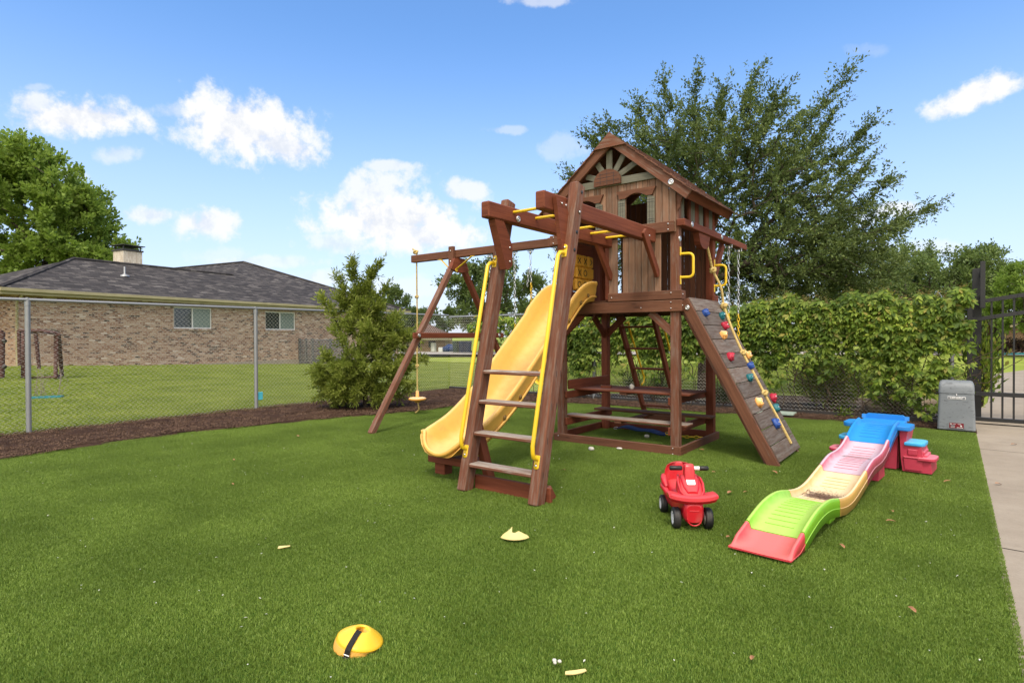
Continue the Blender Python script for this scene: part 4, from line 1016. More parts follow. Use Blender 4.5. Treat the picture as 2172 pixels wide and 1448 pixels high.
# ---- slide: a deep rounded chute from the deck to the ground block
prof = [(6.02,1.70),(5.92,1.695),(5.80,1.655),(5.66,1.565),(5.45,1.39),(5.2,1.175),(4.95,.965),(4.7,.755),(4.5,.60),(4.3,.465),(4.12,.365),(3.95,.300),(3.82,.270),(3.72,.258),(3.66,.252)]
XC = -3.595; HWD = .27
def slide_ring(y, z, tan, k):
    n_ = Vector((0,-tan.z,tan.y)); n_ = -n_ if n_.z < 0 else n_
    hgt = .178+(.02 if k < 4 else 0)
    ins, outl = [], []; m = 14; te = max(0., min(1., (k-10.5)/3.5)); ex = 3.2-1.0*te
    for i in range(m+1):
        a = -1+2*i/m; w_ = HWD-.035; x = a*w_; h = hgt*(abs(a)**ex); ins.append((x, h))
    rim = [(HWD-.020,hgt+.012),(HWD-.004,hgt+.014),(HWD+.010,hgt+.004),(HWD+.012,hgt-.020),(HWD-.002-.01*te,hgt-.045-.01*te),(HWD-.008-.045*te,hgt-.10-.01*te)]
    und = [(HWD-.035-.075*te,-.015+.015*te),(HWD*.5-.03*te,-.03),(0,-.032),(-HWD*.5+.03*te,-.03),(-HWD+.035+.075*te,-.015+.015*te)]
    loop = ins+rim+und+[(-x,h) for x, h in reversed(rim)]
    sq = max(0., (k-10.5)/3.5); loop = [(x, h*(1-.16*sq**2)) for x, h in loop]
    return [Vector((XC+x*(1+.04*sq), y+.13*sq*sq*(max(0,h)/hgt)**1.6, z))+n_*h for x, h in loop]
def spline(P, n):
    P = [Vector(p) for p in P]; o_ = []
    for i in range(len(P)-1):
        a, b, c, d = P[max(i-1,0)], P[i], P[i+1], P[min(i+2,len(P)-1)]
        for k in range(n):
            t = k/n; o_.append(.5*((2*b)+(c-a)*t+(2*a-5*b+4*c-d)*t*t+(3*b-a-3*c+d)*t**3))
    o_.append(P[-1]); return o_
pp = spline([(0,y,z) for y, z in prof], 4); rings = []
for i, p in enumerate(pp):
    tan = (pp[min(i+1,len(pp)-1)]-pp[max(i-1,0)]).normalized(); rings.append(slide_ring(p.y, p.z, tan, i/4))
sl_ = MB(); sl_.sweep(rings, True, True, True)
slide = sl_.build('slide', PSLIDE, PS)
# rolled lip closing the bottom end
end = rings[-1]; m = 15; lip = [end[i]+Vector((0,-.012,-.004)) for i in range(m)]
MB().tube([end[29],end[30],end[31]]+lip+[end[15],end[16],end[17]], .021, 8).build('slide_lip', PSLIDE, slide)
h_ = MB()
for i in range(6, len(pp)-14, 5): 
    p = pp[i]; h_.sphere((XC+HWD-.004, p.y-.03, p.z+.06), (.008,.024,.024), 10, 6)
h_.build('slide_dimple', plastic('painted_recess_shade', (.20,.12,.03)), slide)  # darker yellow paints in the shade of the dimples
# side stringers under the chute rim (moulded ribs)
rb = MB()
for sx in (-1, 1): rb.tube([Vector((XC+sx*(HWD-.012), p.y, p.z+.035)) for p in pp[:-6:2]], .012, 6)
rb.build('slide_rib', PSLIDE, slide)
B('slide_foot', WRED, (-3.84,-3.715,3.86,3.97,.0,.125)); B('slide_support', WRED, (-3.87,-3.29,3.80,3.985,.128,.20))
# ---- swing beam and its A-frame
SY = 6.65
BD('swing_beam', WBRN, ((-7.09,SY,2.548),(-3.90,SY,2.548),.09,.115,(0,0,1),.006))
B('beam_bracket', WBRN, (-4.40,-4.30,SY-.055,SY+.055,2.487,2.609), c=.004)
for s_ in (-1, 1):
    a = BD('swing_leg', WPOST if s_ < 0 else WRED, ((-6.10,SY+s_*1.69,0),(-6.10,SY+s_*.06,2.44),.085,.075,(0,s_*1,.7),.008))
B('leg_crossbar', WRED, (-6.055,-6.02,5.66,7.70,1.255,1.335)); bolts(PS, [((-6.019,5.76,1.297),(1,0,0)),((-6.019,7.58,1.297),(1,0,0))], .012, True)
B('leg_bracket', WBRN, (-6.20,-6.10,SY-.10,SY-.046,2.37,2.66)); bolts(PS, [((-6.15,SY-.101,2.59),(0,-1,0)),((-6.15,SY-.101,2.43),(0,-1,0))], .011)
q = MB(); q.prism([(SY-.20,2.30),(SY-.12,2.47),(SY-.045,2.48),(SY+.045,2.48),(SY+.12,2.47),(SY+.2,2.30),(SY+.05,2.26),(SY-.05,2.26)], 0, -6.095, -6.04); q.build('leg_plate', WRED, PS)
for dx in (-1, 1):
    m = MB(); xx = -6.10+dx*.06
    m.board((xx,SY-.09,2.30),(xx+dx*.25,SY-.03,2.478),.036,.008,(dx*-1,0,1.2),.002); m.board((xx+dx*.24,SY-.03,2.482),(xx+dx*.32,SY-.03,2.484),.036,.008,(0,0,1),.002); m.tube([(xx-.006,SY-.09,2.29),(xx+.006,SY-.09,2.29)], .026, 12)
    m.build('beam_strap', PYEL, PS)
# ---- rock wall
rwT, rwB = Vector((-2.255,0,1.685)), Vector((-1.355,0,.035)); dv = (rwT-rwB); LW = dv.length; dv.normalize(); nv = Vector((dv.z,0,-dv.x))
yA, yB_ = 6.085, 7.03; npl = 11; q = MB()
for k in range(npl):
    s0 = LW*k/npl+.003; s1 = LW*(k+1)/npl-.003; mid = rwB+dv*(s0+s1)/2
    q.board(mid+Vector((0,yA,0)), mid+Vector((0,yB_,0)), s1-s0, .022, nv, .004)
rw = q.build('rock_wall', WROCK, PS)
for yy in (yA+.03, yB_-.06):
    BD('rock_wall_rail', WPOST, (rwB+nv*-.075-dv*.06+Vector((.01,yy-.03,0)), rwT+nv*-.075+Vector((0,yy-.03,0)), .036, .125, nv, .005)); 
BD('rock_wall_rail', WBRN, (rwB+nv*-.050-dv*.045+Vector((.0,yA-.042,0)), rwT+nv*-.048+dv*-.01+Vector((0,yA-.042,0)), .034, .105, nv, .005))
bolts(PS, [(rwT-dv*.10+nv*-.045+Vector((0,yA-.063,0)),(0,-1,0))], .011, True)
hold_data = [(6.27,1.705,'blue',.052),(6.80,1.688,'teal',.055),(6.70,1.552,'red',.058),(6.47,1.436,'orange',.060),(6.30,1.177,'red',.060),(6.95,1.173,'orange',.055),(6.81,1.042,'blue',.05),(6.55,.913,'teal',.055),(7.0,.635,'red',.062),(6.40,.633,'orange',.062),(6.87,.517,'teal',.056),(6.58,.374,'blue',.066)]
for k, (y, s_, colr, r_) in enumerate(hold_data):
    r_ *= .88; c = rwB+dv*(s_-.03)+nv*.026+Vector((0,y-.02,0)); q = MB(); rs = random.Random(k)
    Mh = Matrix((Vector((0,1,0)), dv, nv)).transposed() @ Matrix.Rotation(rs.uniform(-.7,.7), 3, 'Z')
    q.sphere((0,0,0), (r_*.74, r_*1.0, .040), 16, 10, 0, .16, k); q.sphere((r_*.25, r_*.35, .028), (r_*.30, r_*.45, .022), 10, 8, 0, .12, k+20); q.sphere((-r_*.3, -r_*.45, .022), (r_*.36, r_*.3, .026), 10, 8, 0, .12, k+40)
    q.build('climbing_hold', PHOLD[colr], rw, True, lambda p, M=Mh, c=c: M @ p + c)
    bolts(rw, [(c+nv*.036, nv)], .008)
# ---- rung ladder at the back
def bl(x, z): return Vector((x, 7.27+(1.62-z)*.60, z))
for xa in (-3.70,-3.19): BD('back_ladder_rail', WRED, (bl(xa,0), bl(xa,1.62), .042, .09, (0,1,.6)))
for z in (.25,.53,.81,1.10,1.40): B('back_ladder_rung', WRED, (-3.68,-3.21,bl(0,z).y-.045,bl(0,z).y+.045,z-.014,z+.014))
B('back_ladder_sill', WBRN, (-3.75,-3.10,8.20,8.24,0,.10))
for xa in (-3.64,-3.13):
    t0, t1 = bl(xa,1.45)+Vector((.01,.09,0)), bl(xa,.62)+Vector((.01,.09,0)); MB().tube([t0-Vector((0,.07,0)), t0+Vector((0,.02,.02)), t0+Vector((0,.03,-.05)), t1+Vector((0,.03,.05)), t1+Vector((0,.015,-.02)), t1-Vector((0,.06,.05))], .014, 8).build('back_hand_rail', PYEL, PS)

# ================================================================ THINGS THAT HANG FROM THE PLAYSET
def chain(mb, p0, p1, pitch=.046, r=.0044, w=.014, mi=0):
    p0, p1 = Vector(p0), Vector(p1); L = (p1-p0).length; d = (p1-p0)/L; n = max(1, int(L/pitch)); a = Vector((1,0,0)) if abs(d.x) < .8 else Vector((0,1,0))
    u = (a-d*a.dot(d)).normalized(); v_ = d.cross(u); hl = pitch*.5+r*1.2
    for k in range(n):
        c = p0+d*(k+.5)*L/n; e = u if k % 2 else v_
        pts = [c+d*hl*math.cos(t)*(1 if abs(math.cos(t)) < .9 else 1)+e*w*math.sin(t) for t in [2*math.pi*i/8 for i in range(8)]]
        mb.tube(pts, r, 4, False, True, mi, True)
def hanger(mb, p):
    p = Vector(p); mb.board(p+Vector((-.05,0,-.006)), p+Vector((.05,0,-.006)), .035, .012)
    for dx in (-.04,.04): mb.tube([p+Vector((dx,0,-.012)), p+Vector((dx,0,-.04))], .006, 6)
    mb.sphere(p+Vector((0,0,-.035)), (.022,.018,.026), 10, 8); mb.tube([p+Vector((0,0,-.06))+Vector((.014*math.sin(a), 0, -.05+.05*math.cos(a))) for a in [2*math.pi*i/12 for i in range(12)]], .004, 5, False, True, 0, True)
def swing(xa, xb, zc, zs, label, tied):
    root = thing('belt_swing', label, 'swing', ((xa+xb)/2, SY, zs), 'belt swings hanging from the swing beam')
    for x in (xa, xb):
        top = Vector((x,SY,2.485)); m = MB(); hanger(m, top); m.build('swing_hanger', CHROME, root)
        m = MB(); chain(m, top+Vector((0,0,-.16)), (x+.01,SY,zc)); 
        if tied: chain(m, top+Vector((-.012,-.02,-.25)), (x-.035,SY-.03,top.z-.52))
        m.build('chain', CHROME, root)
        m = MB(); chain(m, (x+.01,SY,zc), ((xa+xb)/2+(x-(xa+xb)/2)*.93,SY,zs+.16), .046, .0062, .015); m.build('coated_chain', PYEL, root)
    m = MB(); xm = (xa+xb)/2; hw = abs(xb-xa)/2*.93; n = 14; rings = []
    for i in range(n+1):
        a = -1+2*i/n; x = xm+a*hw; z = zs+.16*(abs(a)**2.2); rings.append([Vector((x,SY-.075,z)), Vector((x,SY+.075,z)), Vector((x,SY+.075,z-.010)), Vector((x,SY-.075,z-.010))])
    m.sweep(rings); m.build('seat', PYEL, root)
swing(-5.45,-5.0,1.45,.50,'belt swing with plain chains nearer the A-frame legs, seat behind the slide', False)
swing(-4.72,-4.30,2.02,.62,'belt swing with doubled chain ends and long yellow chain beside the clubhouse', True)
def rope(mb, pts, r=.012, lay=.055, strands=3):
    P_ = spline(pts, 10); l = 0; S = [0]
    for i in range(1, len(P_)): l += (P_[i]-P_[i-1]).length; S.append(l)
    n = max(4, int(l/(lay/7))); Q = []; j = 0
    for k in range(n+1):
        t = l*k/n
        while j < len(S)-2 and S[j+1] < t: j += 1
        f = (t-S[j])/max(1e-6, S[j+1]-S[j]); Q.append((P_[j].lerp(P_[j+1], min(1, f)), (P_[j+1]-P_[j]).normalized(), t))
    for s_ in range(strands):
        path = []
        u = Vector((1,0,0)) if abs(Q[0][1].x) < .8 else Vector((0,1,0))
        for p, d, t in Q:
            u = (u-d*u.dot(d)).normalized(); v_ = d.cross(u); a = 2*math.pi*(t/lay+s_/strands); path.append(p+(u*math.cos(a)+v_*math.sin(a))*r*.55)
        mb.tube(path, r*.55, 5)
def knot(mb, c, d, r=.012):
    c, d = Vector(c), Vector(d).normalized(); u = Vector((1,0,0)) if abs(d.x) < .8 else Vector((0,1,0)); u = (u-d*u.dot(d)).normalized(); v_ = d.cross(u); pts = []
    for i in range(26):
        t = 2*math.pi*i/25; pts.append(c+u*(math.cos(2*t)*(.9+.55*math.cos(3*t))*r*1.5)+v_*(math.sin(2*t)*(.9+.55*math.cos(3*t))*r*1.5)+d*math.sin(3*t)*r*1.4)
    mb.tube(pts, r*.95, 6)
ds = thing('disc_swing', 'faded yellow disc swing on a knotted rope at the end of the swing beam', 'swing', (-7.0,SY,.28))
xr = -7.0; m = MB(); rope(m, [(xr,SY,2.64),(xr,SY,2.2),(xr+.005,SY,1.5),(xr-.003,SY,.9),(xr,SY,.37)], .0125)
for z in (1.93,1.28,.80): knot(m, (xr,SY,z), (0,0,1), .012)
knot(m, (xr-.02,SY,2.66), (0,0,1), .016); rope(m, [(xr-.02,SY,2.64),(xr-.05,SY-.01,2.70),(xr-.085,SY-.01,2.715)], .012)
rope(m, [(xr,SY,.25),(xr+.03,SY-.01,.17),(xr+.03,SY,.09),(xr-.02,SY-.03,.035)], .012); m.build('rope', ROPE, ds)
m = MB(); m.lathe([(0,.14),(.024,.14),(.030,.035),(.045,.028),(.10,.030),(.135,.024),(.146,.008),(.140,-.010),(.11,-.020),(.05,-.016),(.045,-.05),(.0,-.05)], (xr,SY,.255), 36)
for i in range(8): a = i*math.pi/4; m.tube([(xr+.04*math.cos(a),SY+.04*math.sin(a),.284),(xr+.12*math.cos(a),SY+.12*math.sin(a),.282)], .006, 6)
m.build('disc_seat', plastic('faded_orange_disc', (.72,.34,.07), (.80,.62,.40), .45), ds)
tz_ = thing('ring_swing', 'pair of yellow hand rings on steel chains hanging from the overhanging top rail', 'swing', (X1+.03,7.83,.72))
for y in (7.62,8.04):
    top = Vector((X1+.03,y,2.437)); m = MB(); hanger(m, top); m.build('swing_hanger', CHROME, tz_)
    m = MB(); chain(m, top+Vector((0,0,-.16)), (X1+.03,y,1.56)); m.build('chain', CHROME, tz_)
    m = MB(); chain(m, (X1+.03,y,1.56), (X1+.03,y,.86), .046, .0062, .015); m.build('coated_chain', PYEL, tz_)
    m = MB(); m.tube([(X1+.03,y,.87),(X1+.03,y-.05,.80),(X1+.03,y-.075,.70),(X1+.03,y-.06,.665),(X1+.03,y+.06,.665),(X1+.03,y+.075,.70),(X1+.03,y+.05,.80)], .014, 8, False, True, 0, True); m.build('hand_ring', PTTT, tz_)
def on_wall(y, s_, h=.025): return rwB+dv*s_+nv*h+Vector((0,y,0))
cr = thing('climbing_rope', 'thick yellow knotted rope hanging down the face of the rock wall', 'rope', on_wall(6.73,.12))
m = MB(); k0 = Vector((X1+.03,6.76,2.38)); k1 = Vector((-2.275,6.93,2.05)); k2 = on_wall(7.0,1.79,.05); k3 = on_wall(6.82,1.18,.02); k4 = on_wall(6.775,.68,.02); k5 = on_wall(6.735,.09,.02)
rope(m, [k0, k0.lerp(k1,.5), k1, k1.lerp(k2,.5)+Vector((.03,0,0)), k2, on_wall(6.92,1.5,.022), k3, on_wall(6.80,.93,.02), k4, on_wall(6.765,.38,.02), k5], .0155, .065)
for kk, dd in ((k1,k2-k1),(k2,k3-k2),(k3,k4-k3),(k4,k5-k4)): knot(m, kk, dd, .016)
m.build('rope', ROPE, cr)
# things on the picnic table and in the sandbox
o = MB().board((-3.50,6.44,.650),(-3.37,6.47,.650),.055,.026).build('wood_block', WRED); recentre(o); tag(o, 'small brown wooden block lying on the picnic table', 'wood block')
o = MB().sphere((-3.08,6.43,.668), (.030,.028,.034), 14, 10, 0, .05, 3).build('pale_ball', PEBBLE); recentre(o); tag(o, 'small pale ball resting on the picnic table', 'ball')
sb = thing('loose_swing_seat', 'blue rubber swing seat with yellow chain lying on the turf in the sandbox', 'swing seat', (-3.2,7.03,.04))
m = MB(); n = 16; rings = []
for i in range(n+1):
    f = i/n; x = -3.56+.66*f; z = .055+.018*math.sin(f*5)+.012*math.sin(f*11); y = 7.05-.03*math.sin(f*3); rings.append([Vector((x,y-.07,z)), Vector((x,y+.07,z+.012)), Vector((x,y+.07,z+.003)), Vector((x,y-.07,z-.009))])
m.sweep(rings); m.build('seat', TARP, sb)
m = MB(); chain(m, (-2.90,7.02,.05), (-2.62,6.93,.045), .046, .006, .015); chain(m, (-2.62,6.93,.045), (-2.42,7.02,.045), .046, .006, .015); m.build('coated_chain', PYEL, sb)
m = MB(); chain(m, (-3.57,7.04,.055), (-3.62,7.0,.045)); m.build('chain', CHROME, sb)

# ================================================================ TOYS ON THE TURF
# ---- roller coaster ramp: wavy channel sections, platform and steps
ramp_root = thing('toy_roller_coaster', 'faded wavy plastic toy ramp in red, lime, cream, pink and blue with side steps', 'toy ramp', (-.882,3.50,.026), None, -math.atan(.1))
bed = [(-.02,.012),(.06,.016),(.2,.055),(.35,.098),(.5,.130),(.65,.142),(.8,.135),(.98,.104),(1.15,.080),(1.3,.076),(1.45,.092),(1.62,.125),(1.77,.155),(1.92,.188),(2.05,.205),(2.2,.205),(2.32,.212),(2.45,.236),(2.6,.285),(2.75,.345),(2.9,.388),(3.02,.405),(3.10,.410)]
bp = spline([(0,t,z) for t, z in bed], 5)
def ramp_section(name, t0, t1, mat, rimh=.045, skirt=.075, tip=False):
    pts = [p for p in bp if t0-1e-6 <= p.y <= t1+1e-6]
    def at(t):
        for a, b in zip(bp, bp[1:]):
            if a.y-1e-5 <= t <= b.y+1e-5: return a.lerp(b, (t-a.y)/(b.y-a.y))
        return bp[-1]
    pts = [at(t0)]+[p for p in pts if t0+.012 < p.y < t1-.012]+[at(t1)]
    rings = []; us = []; vs = [-.25,-.19,-.175,-.16,-.145,-.135,-.05,.05,.135,.145,.16,.175,.19,.25,.2,.1,-.1,-.2]
    for p in pts:
        k = rimh; sk = min(skirt, p.z-.004)
        if tip: k = rimh*min(1, max(.02, (p.y+.0)/.07)); 
        L = [(-.176,-sk),(-.174,k*.55),(-.170,k*.95),(-.160,k+.002),(-.148,k*.9),(-.135,.002),(-.05,0),(.05,0),(.135,.002),(.148,k*.9),(.160,k+.002),(.170,k*.95),(.174,k*.55),(.176,-sk),(.158,-sk),(.150,-.012),(-.150,-.012),(-.158,-sk)]
        rings.append([Vector((x, p.y, max(.003, p.z+h))) for x, h in L]); us.append(p.y)
    m = MB(); m.sweep(rings, True, True, True, us, vs)
    o = m.build(name, mat, ramp_root, False)
    # moulded traction ribs
    g = MB(); t = t0+.09
    if not tip:
        while t < t1-.07:
            if mat is RYEL and 1.08 < t < 1.45: t += .058; continue
            p = at(t); q_ = at(t+.01); d = (q_-p).normalized(); g.board(p+Vector((-.085,0,.0015)), p+Vector((.085,0,.0015)), .011, .0045, Vector((0,-d.z,d.y)), .0015); t += .058
        g.build('traction_rib', mat, o, False)
    # relief line moulded along the outer skirt
    g = MB()
    for sx in (-1, 1): g.tube([Vector((sx*.1765, p.y, max(.012, p.z-.022))) for p in pts], .0024, 5)
    g.build('skirt_groove', mat, o, False)
    return o
ramp_section('ramp_end', -.02, .225, RRED, .042, .06, True); ramp_section('ramp_section', .232, .98, RGRN); ramp_section('ramp_section', .987, 1.77, RYEL); ramp_section('ramp_section', 1.777, 2.60, RPNK)
ramp_section('ramp_section', 2.607, 3.06, RBLU, .04)
nd = 900; tt = rng.normal(1.255,.072,nd); xx_ = np.clip(rng.normal(0,.075,nd),-.13,.13); zz_ = np.interp(tt, [p.y for p in bp], [p.z for p in bp])+.003
az = rng.normal(0,.5,nd)+(math.pi*0); V, F = leaf_quads(np.stack([xx_,tt,zz_+rng.uniform(0,.003,nd)],1), np.stack([np.cos(az),np.sin(az),rng.normal(size=nd)*.1],1), rng.uniform(.006,.022,nd), rng.uniform(.002,.005,nd), np.tile([0.,.1,1.],(nd,1)), .1)
np_mesh('leaf_debris', V, F, simple('brown_debris', (.10,.05,.035), (.36,.24,.17), 90, .95, 4, 0), ramp_root)
def sup(name, t, w0, h, mat, dx=.13):
    m = MB()
    m.prism([(t-w0*.6,0),(t+w0*.6,0),(t+w0*.35,h),(t-w0*.35,h)], 0, -dx, dx); return m.build(name, mat, ramp_root, False)
sup('ramp_leg', .93, .12, .085, RGRN, .14); sup('ramp_leg', 1.05, .08, .075, RYEL, .135); sup('ramp_leg', 1.79, .10, .14, RBASE); sup('ramp_leg', 2.52, .22, .2, RBASE)
# platform: rounded blue top with wings, raised lip, pink-red tower and side steps
def rounded(x0, x1, y0, y1, r, n=6, corners=(1,1,1,1)):
    out = []
    for (cx_, cy_, a0, on) in ((x1-r,y1-r,0,corners[0]),(x0+r,y1-r,90,corners[1]),(x0+r,y0+r,180,corners[2]),(x1-r,y0+r,270,corners[3])):
        if on: out += [(cx_+r*math.cos(R(a0+90*i/n)), cy_+r*math.sin(R(a0+90*i/n))) for i in range(n+1)]
        else: out.append((x1 if a0 in (0,270) else x0, y1 if a0 in (0,90) else y0))
    return out
def slab(mb, poly, z0, z1, e=.008):
    c = Vector((sum(p[0] for p in poly)/len(poly), sum(p[1] for p in poly)/len(poly), 0)); n = len(poly)
    def ring(k, z): return [Vector((p[0]+(c.x-p[0])*k, p[1]+(c.y-p[1])*k, z)) for p in poly]
    mb.sweep([ring(.04, z0), ring(.0, z0+e), ring(0, z1-e), ring(.012, z1-e*.3), ring(.05, z1)], True, True, False); return mb
m = MB(); slab(m, rounded(-.185,.185,3.02,3.42,.03), .375, .413); plat = m.build('platform', RBLU, ramp_root, False)
m = MB()
for sx in (-1, 1):
    x0_, x1_ = (.16,.275) if sx > 0 else (-.275,-.16); slab(m, rounded(x0_, x1_, 2.93, 3.22, .055, 6, (1,0,0,1) if sx > 0 else (0,1,1,0)), .372, .412)
m.build('platform_wing', RBLU, plat, False)
m = MB(); m.prism([(-.165,.413),(.165,.413),(.165,.450),(.150,.462),(-.150,.462),(-.165,.450)], 1, 3.37, 3.405); m.prism([(3.36,.413),(3.40,.413),(3.40,.45),(3.37,.45)], 0, -.20, -.165); m.prism([(3.36,.413),(3.40,.413),(3.40,.45),(3.37,.45)], 0, .165, .20); m.build('platform_lip', RBLU, plat, False)
m = MB(); m.prism([(-.155,0),(.155,0),(.17,.37),(-.17,.37)], 1, 3.02, 3.09); m.prism([(-.155,0),(.155,0),(.17,.37),(-.17,.37)], 1, 3.33, 3.40); m.prism([(3.08,.0),(3.34,.0),(3.34,.37),(3.08,.37)], 0, -.165, .165); m.build('tower_base', RBASE, ramp_root, False)
for sx in (-1, 1):
    m = MB(); f = lambda a, b: (min(sx*a, sx*b)+.025, max(sx*a, sx*b)+.025)
    # stepped side body with inset panels
    P1_ = [(sx*.185,0),(sx*.405,0),(sx*.40,.115),(sx*.345,.115),(sx*.34,.135),(sx*.325,.235),(sx*.205,.235),(sx*.225,.37),(sx*.16,.37),(sx*.17,.12)]; P1_ = [(x+.025,z) for x, z in P1_]
    if sx < 0: P1_ = P1_[::-1]
    m.prism(P1_, 1, 2.985, 3.30)
    a, b = f(.195,.338); m.prism([(a+.01,.020),(b-.005,.020),(b,.125),(a,.125)], 1, 2.972, 2.986); m.box(a-.004, b+.012, 2.966, 2.986, .125, .136, .003)
    a, b = f(.225,.30); m.box(a, b, 2.975, 2.986, .155, .205, .006)
    a, b = f(.33,.365); m.box(a, b, 3.03, 3.27, .13, .155, .006); a, b = f(.318,.345); m.box(a, b, 3.03, 3.27, .155, .185, .006)
    st_ = m.build('side_steps', RBASE, ramp_root, False)
    a, b = f(.20,.352); m = MB(); slab(m, rounded(a, b, 2.965, 3.24, .06, 6, (1,0,0,1) if sx > 0 else (0,1,1,0)), .237, .268); m.build('upper_step', RSTEP, st_, False)
    a, b = f(.305,.437); m = MB(); slab(m, rounded(a, b, 2.955, 3.22, .065, 6, (1,0,0,1) if sx > 0 else (0,1,1,0)), .110, .140); m.build('lower_step', RBASE, st_, False)
# ---- ride-on car
CARDIR = math.atan2(-.84,.54)
car = thing('ride_on_car', 'red plastic ride on car with black handlebar grips and white hubs beside the ramp', 'ride-on car', (-1.470,3.912,.010), None, CARDIR)
def loft(mb, secs, n=20, p=3.2):
    rings = []
    for x, hw, z0, z1, *e in secs:
        pw = e[0] if e else p; ring = []
        for i in range(n):
            a = 2*math.pi*(i+.5)/n; c_, s_ = math.cos(a), math.sin(a); ring.append(Vector((x, hw*math.copysign(abs(c_)**(2/pw), c_), (z0+z1)/2+(z1-z0)/2*math.copysign(abs(s_)**(2/pw), s_))))
        rings.append(ring)
    mb.sweep(rings, True, True, True)
m = MB()
loft(m, [(-.265,.055,.12,.20),(-.255,.10,.085,.225),(-.20,.118,.06,.232),(-.12,.112,.055,.222),(-.02,.098,.05,.215),(.06,.086,.045,.215),(.14,.072,.045,.22),(.20,.066,.045,.215),(.235,.062,.048,.20),(.250,.048,.06,.17)])
body = m.build('body', PRED, car, False)
m = MB(); loft(m, [(.0,.03,.19,.235),(.015,.058,.18,.285),(.045,.078,.18,.318),(.085,.086,.18,.324),(.125,.090,.18,.303),(.165,.090,.18,.270),(.20,.084,.18,.240),(.23,.06,.185,.215),(.242,.02,.19,.205)], 24, 2.5); m.build('hood', PRED, car, False)
m = MB(); loft(m, [(.05,.052,.29,.326),(.085,.058,.285,.333),(.125,.058,.27,.314),(.165,.052,.24,.281),(.205,.032,.225,.250)], 20, 3.2); m.build('hood_scoop', PRED, car, False)
m = MB()
for sy_ in (-1, 1): m.tube([Vector((.03,sy_*.060,.315)), Vector((.09,sy_*.074,.312)), Vector((.14,sy_*.080,.285)), Vector((.19,sy_*.074,.246)), Vector((.225,sy_*.045,.215))], .008, 6)
m.build('hood_ridge', PRED, car, False)
m = MB(); rings = []
for z, x0_, x1_, hw in ((.26,.05,.150,.037),(.30,.055,.140,.036),(.345,.06,.125,.035),(.385,.065,.112,.033),(.402,.07,.104,.030),(.407,.08,.094,.02)):
    rings.append([Vector((x,y,z)) for x, y in rounded(x0_, x1_, -hw, hw, min(.012, (x1_-x0_)*.3), 3)])
m.sweep(rings, True, True, True); m.build('steering_column', PRED, car, False)
m = MB(); rings = []
for z, hw, th in ((.18,.105,.055),(.22,.110,.05),(.26,.110,.045),(.30,.104,.04),(.33,.090,.036),(.345,.064,.03),(.35,.03,.02)):
    x = -.235-(z-.2)*.10; rings.append([Vector((x+px__*.5*0+px__, y, z)) for px__, y in [(th*.5*math.cos(a)-.35*0+.10*(abs(math.sin(a))**3)*.35, hw*math.copysign(abs(math.sin(a))**.6, math.sin(a))) for a in [2*math.pi*(i+.5)/24 for i in range(24)]]])
m.sweep(rings, True, True, True); m.build('backrest', PRED, car, False)
m = MB()
for sy_ in (-1, 1):
    loft_pts = [Vector((-.235, sy_*.108, .245)), Vector((-.18, sy_*.118, .24)), Vector((-.13, sy_*.120, .222)), Vector((-.10, sy_*.114, .20))]
    m.tube(loft_pts, [.022,.024,.022,.012], 10)
    m.tube([Vector((-.22,sy_*.118,.19)), Vector((-.15,sy_*.126,.19)), Vector((-.05,sy_*.112,.165)), Vector((.03,sy_*.10,.15))], [.02,.024,.018,.01], 10)
m.build('side_rail', PRED, car, False)
# wide front bumper shelf
m = MB(); rings = []
for i in range(21):
    f = -1+2*i/20; y = f*.158; xf = .262-.030*abs(f)**3; xb_ = .165-.02*abs(f)+.0; zc = .208+.016*abs(f)**2; e = .5 if abs(f) > .97 else 1
    rings.append([Vector((xb_,y,zc-.022*e)), Vector((xb_,y,zc+.018*e)), Vector((xf-.02,y,zc+.020*e)), Vector((xf,y,zc+.010*e)), Vector((xf+.004,y,zc-.010*e)), Vector((xf-.012,y,zc-.030*e))])
m.sweep(rings, True, True, False); m.build('bumper', PRED, car, False)
m = MB(); m.tube([Vector((.247+.004,.045*math.cos(a),.085+.045*math.sin(a))) for a in [math.pi+math.pi*i/10 for i in range(11)]], .005, 6); m.tube([Vector((.250,-.03,.135)), Vector((.250,.03,.135))], .003, 5); m.build('grille', PRED, body, False)
m = MB()
for a, b in ((-.128,-.045),(.066,.128)): 
    m.lathe([(0,0),(.012,0),(.0155,.004),(.0155,abs(b-a)-.006),(.011,abs(b-a)),(0,abs(b-a))], (.093,a,.378), 14, 0, Matrix.Rotation(R(-90),4,'X'))
grip = m.build('handlebar', PBLK, car, False); MB().tube([(.093,.030,.378),(.093,.068,.378)], .0135, 12).build('handlebar_tube', PWHT, grip, False)
m = MB(); rr_ = rounded(-.026,.026,-.028,.028,.010,4); Mx = Matrix.Translation((.146,0,.2985)) @ Matrix.Rotation(R(38),4,'Y')
m.prism(rr_, 2, -.002, .0035); m.build('hood_sticker', PWHT, car, False, lambda p: Mx @ p)
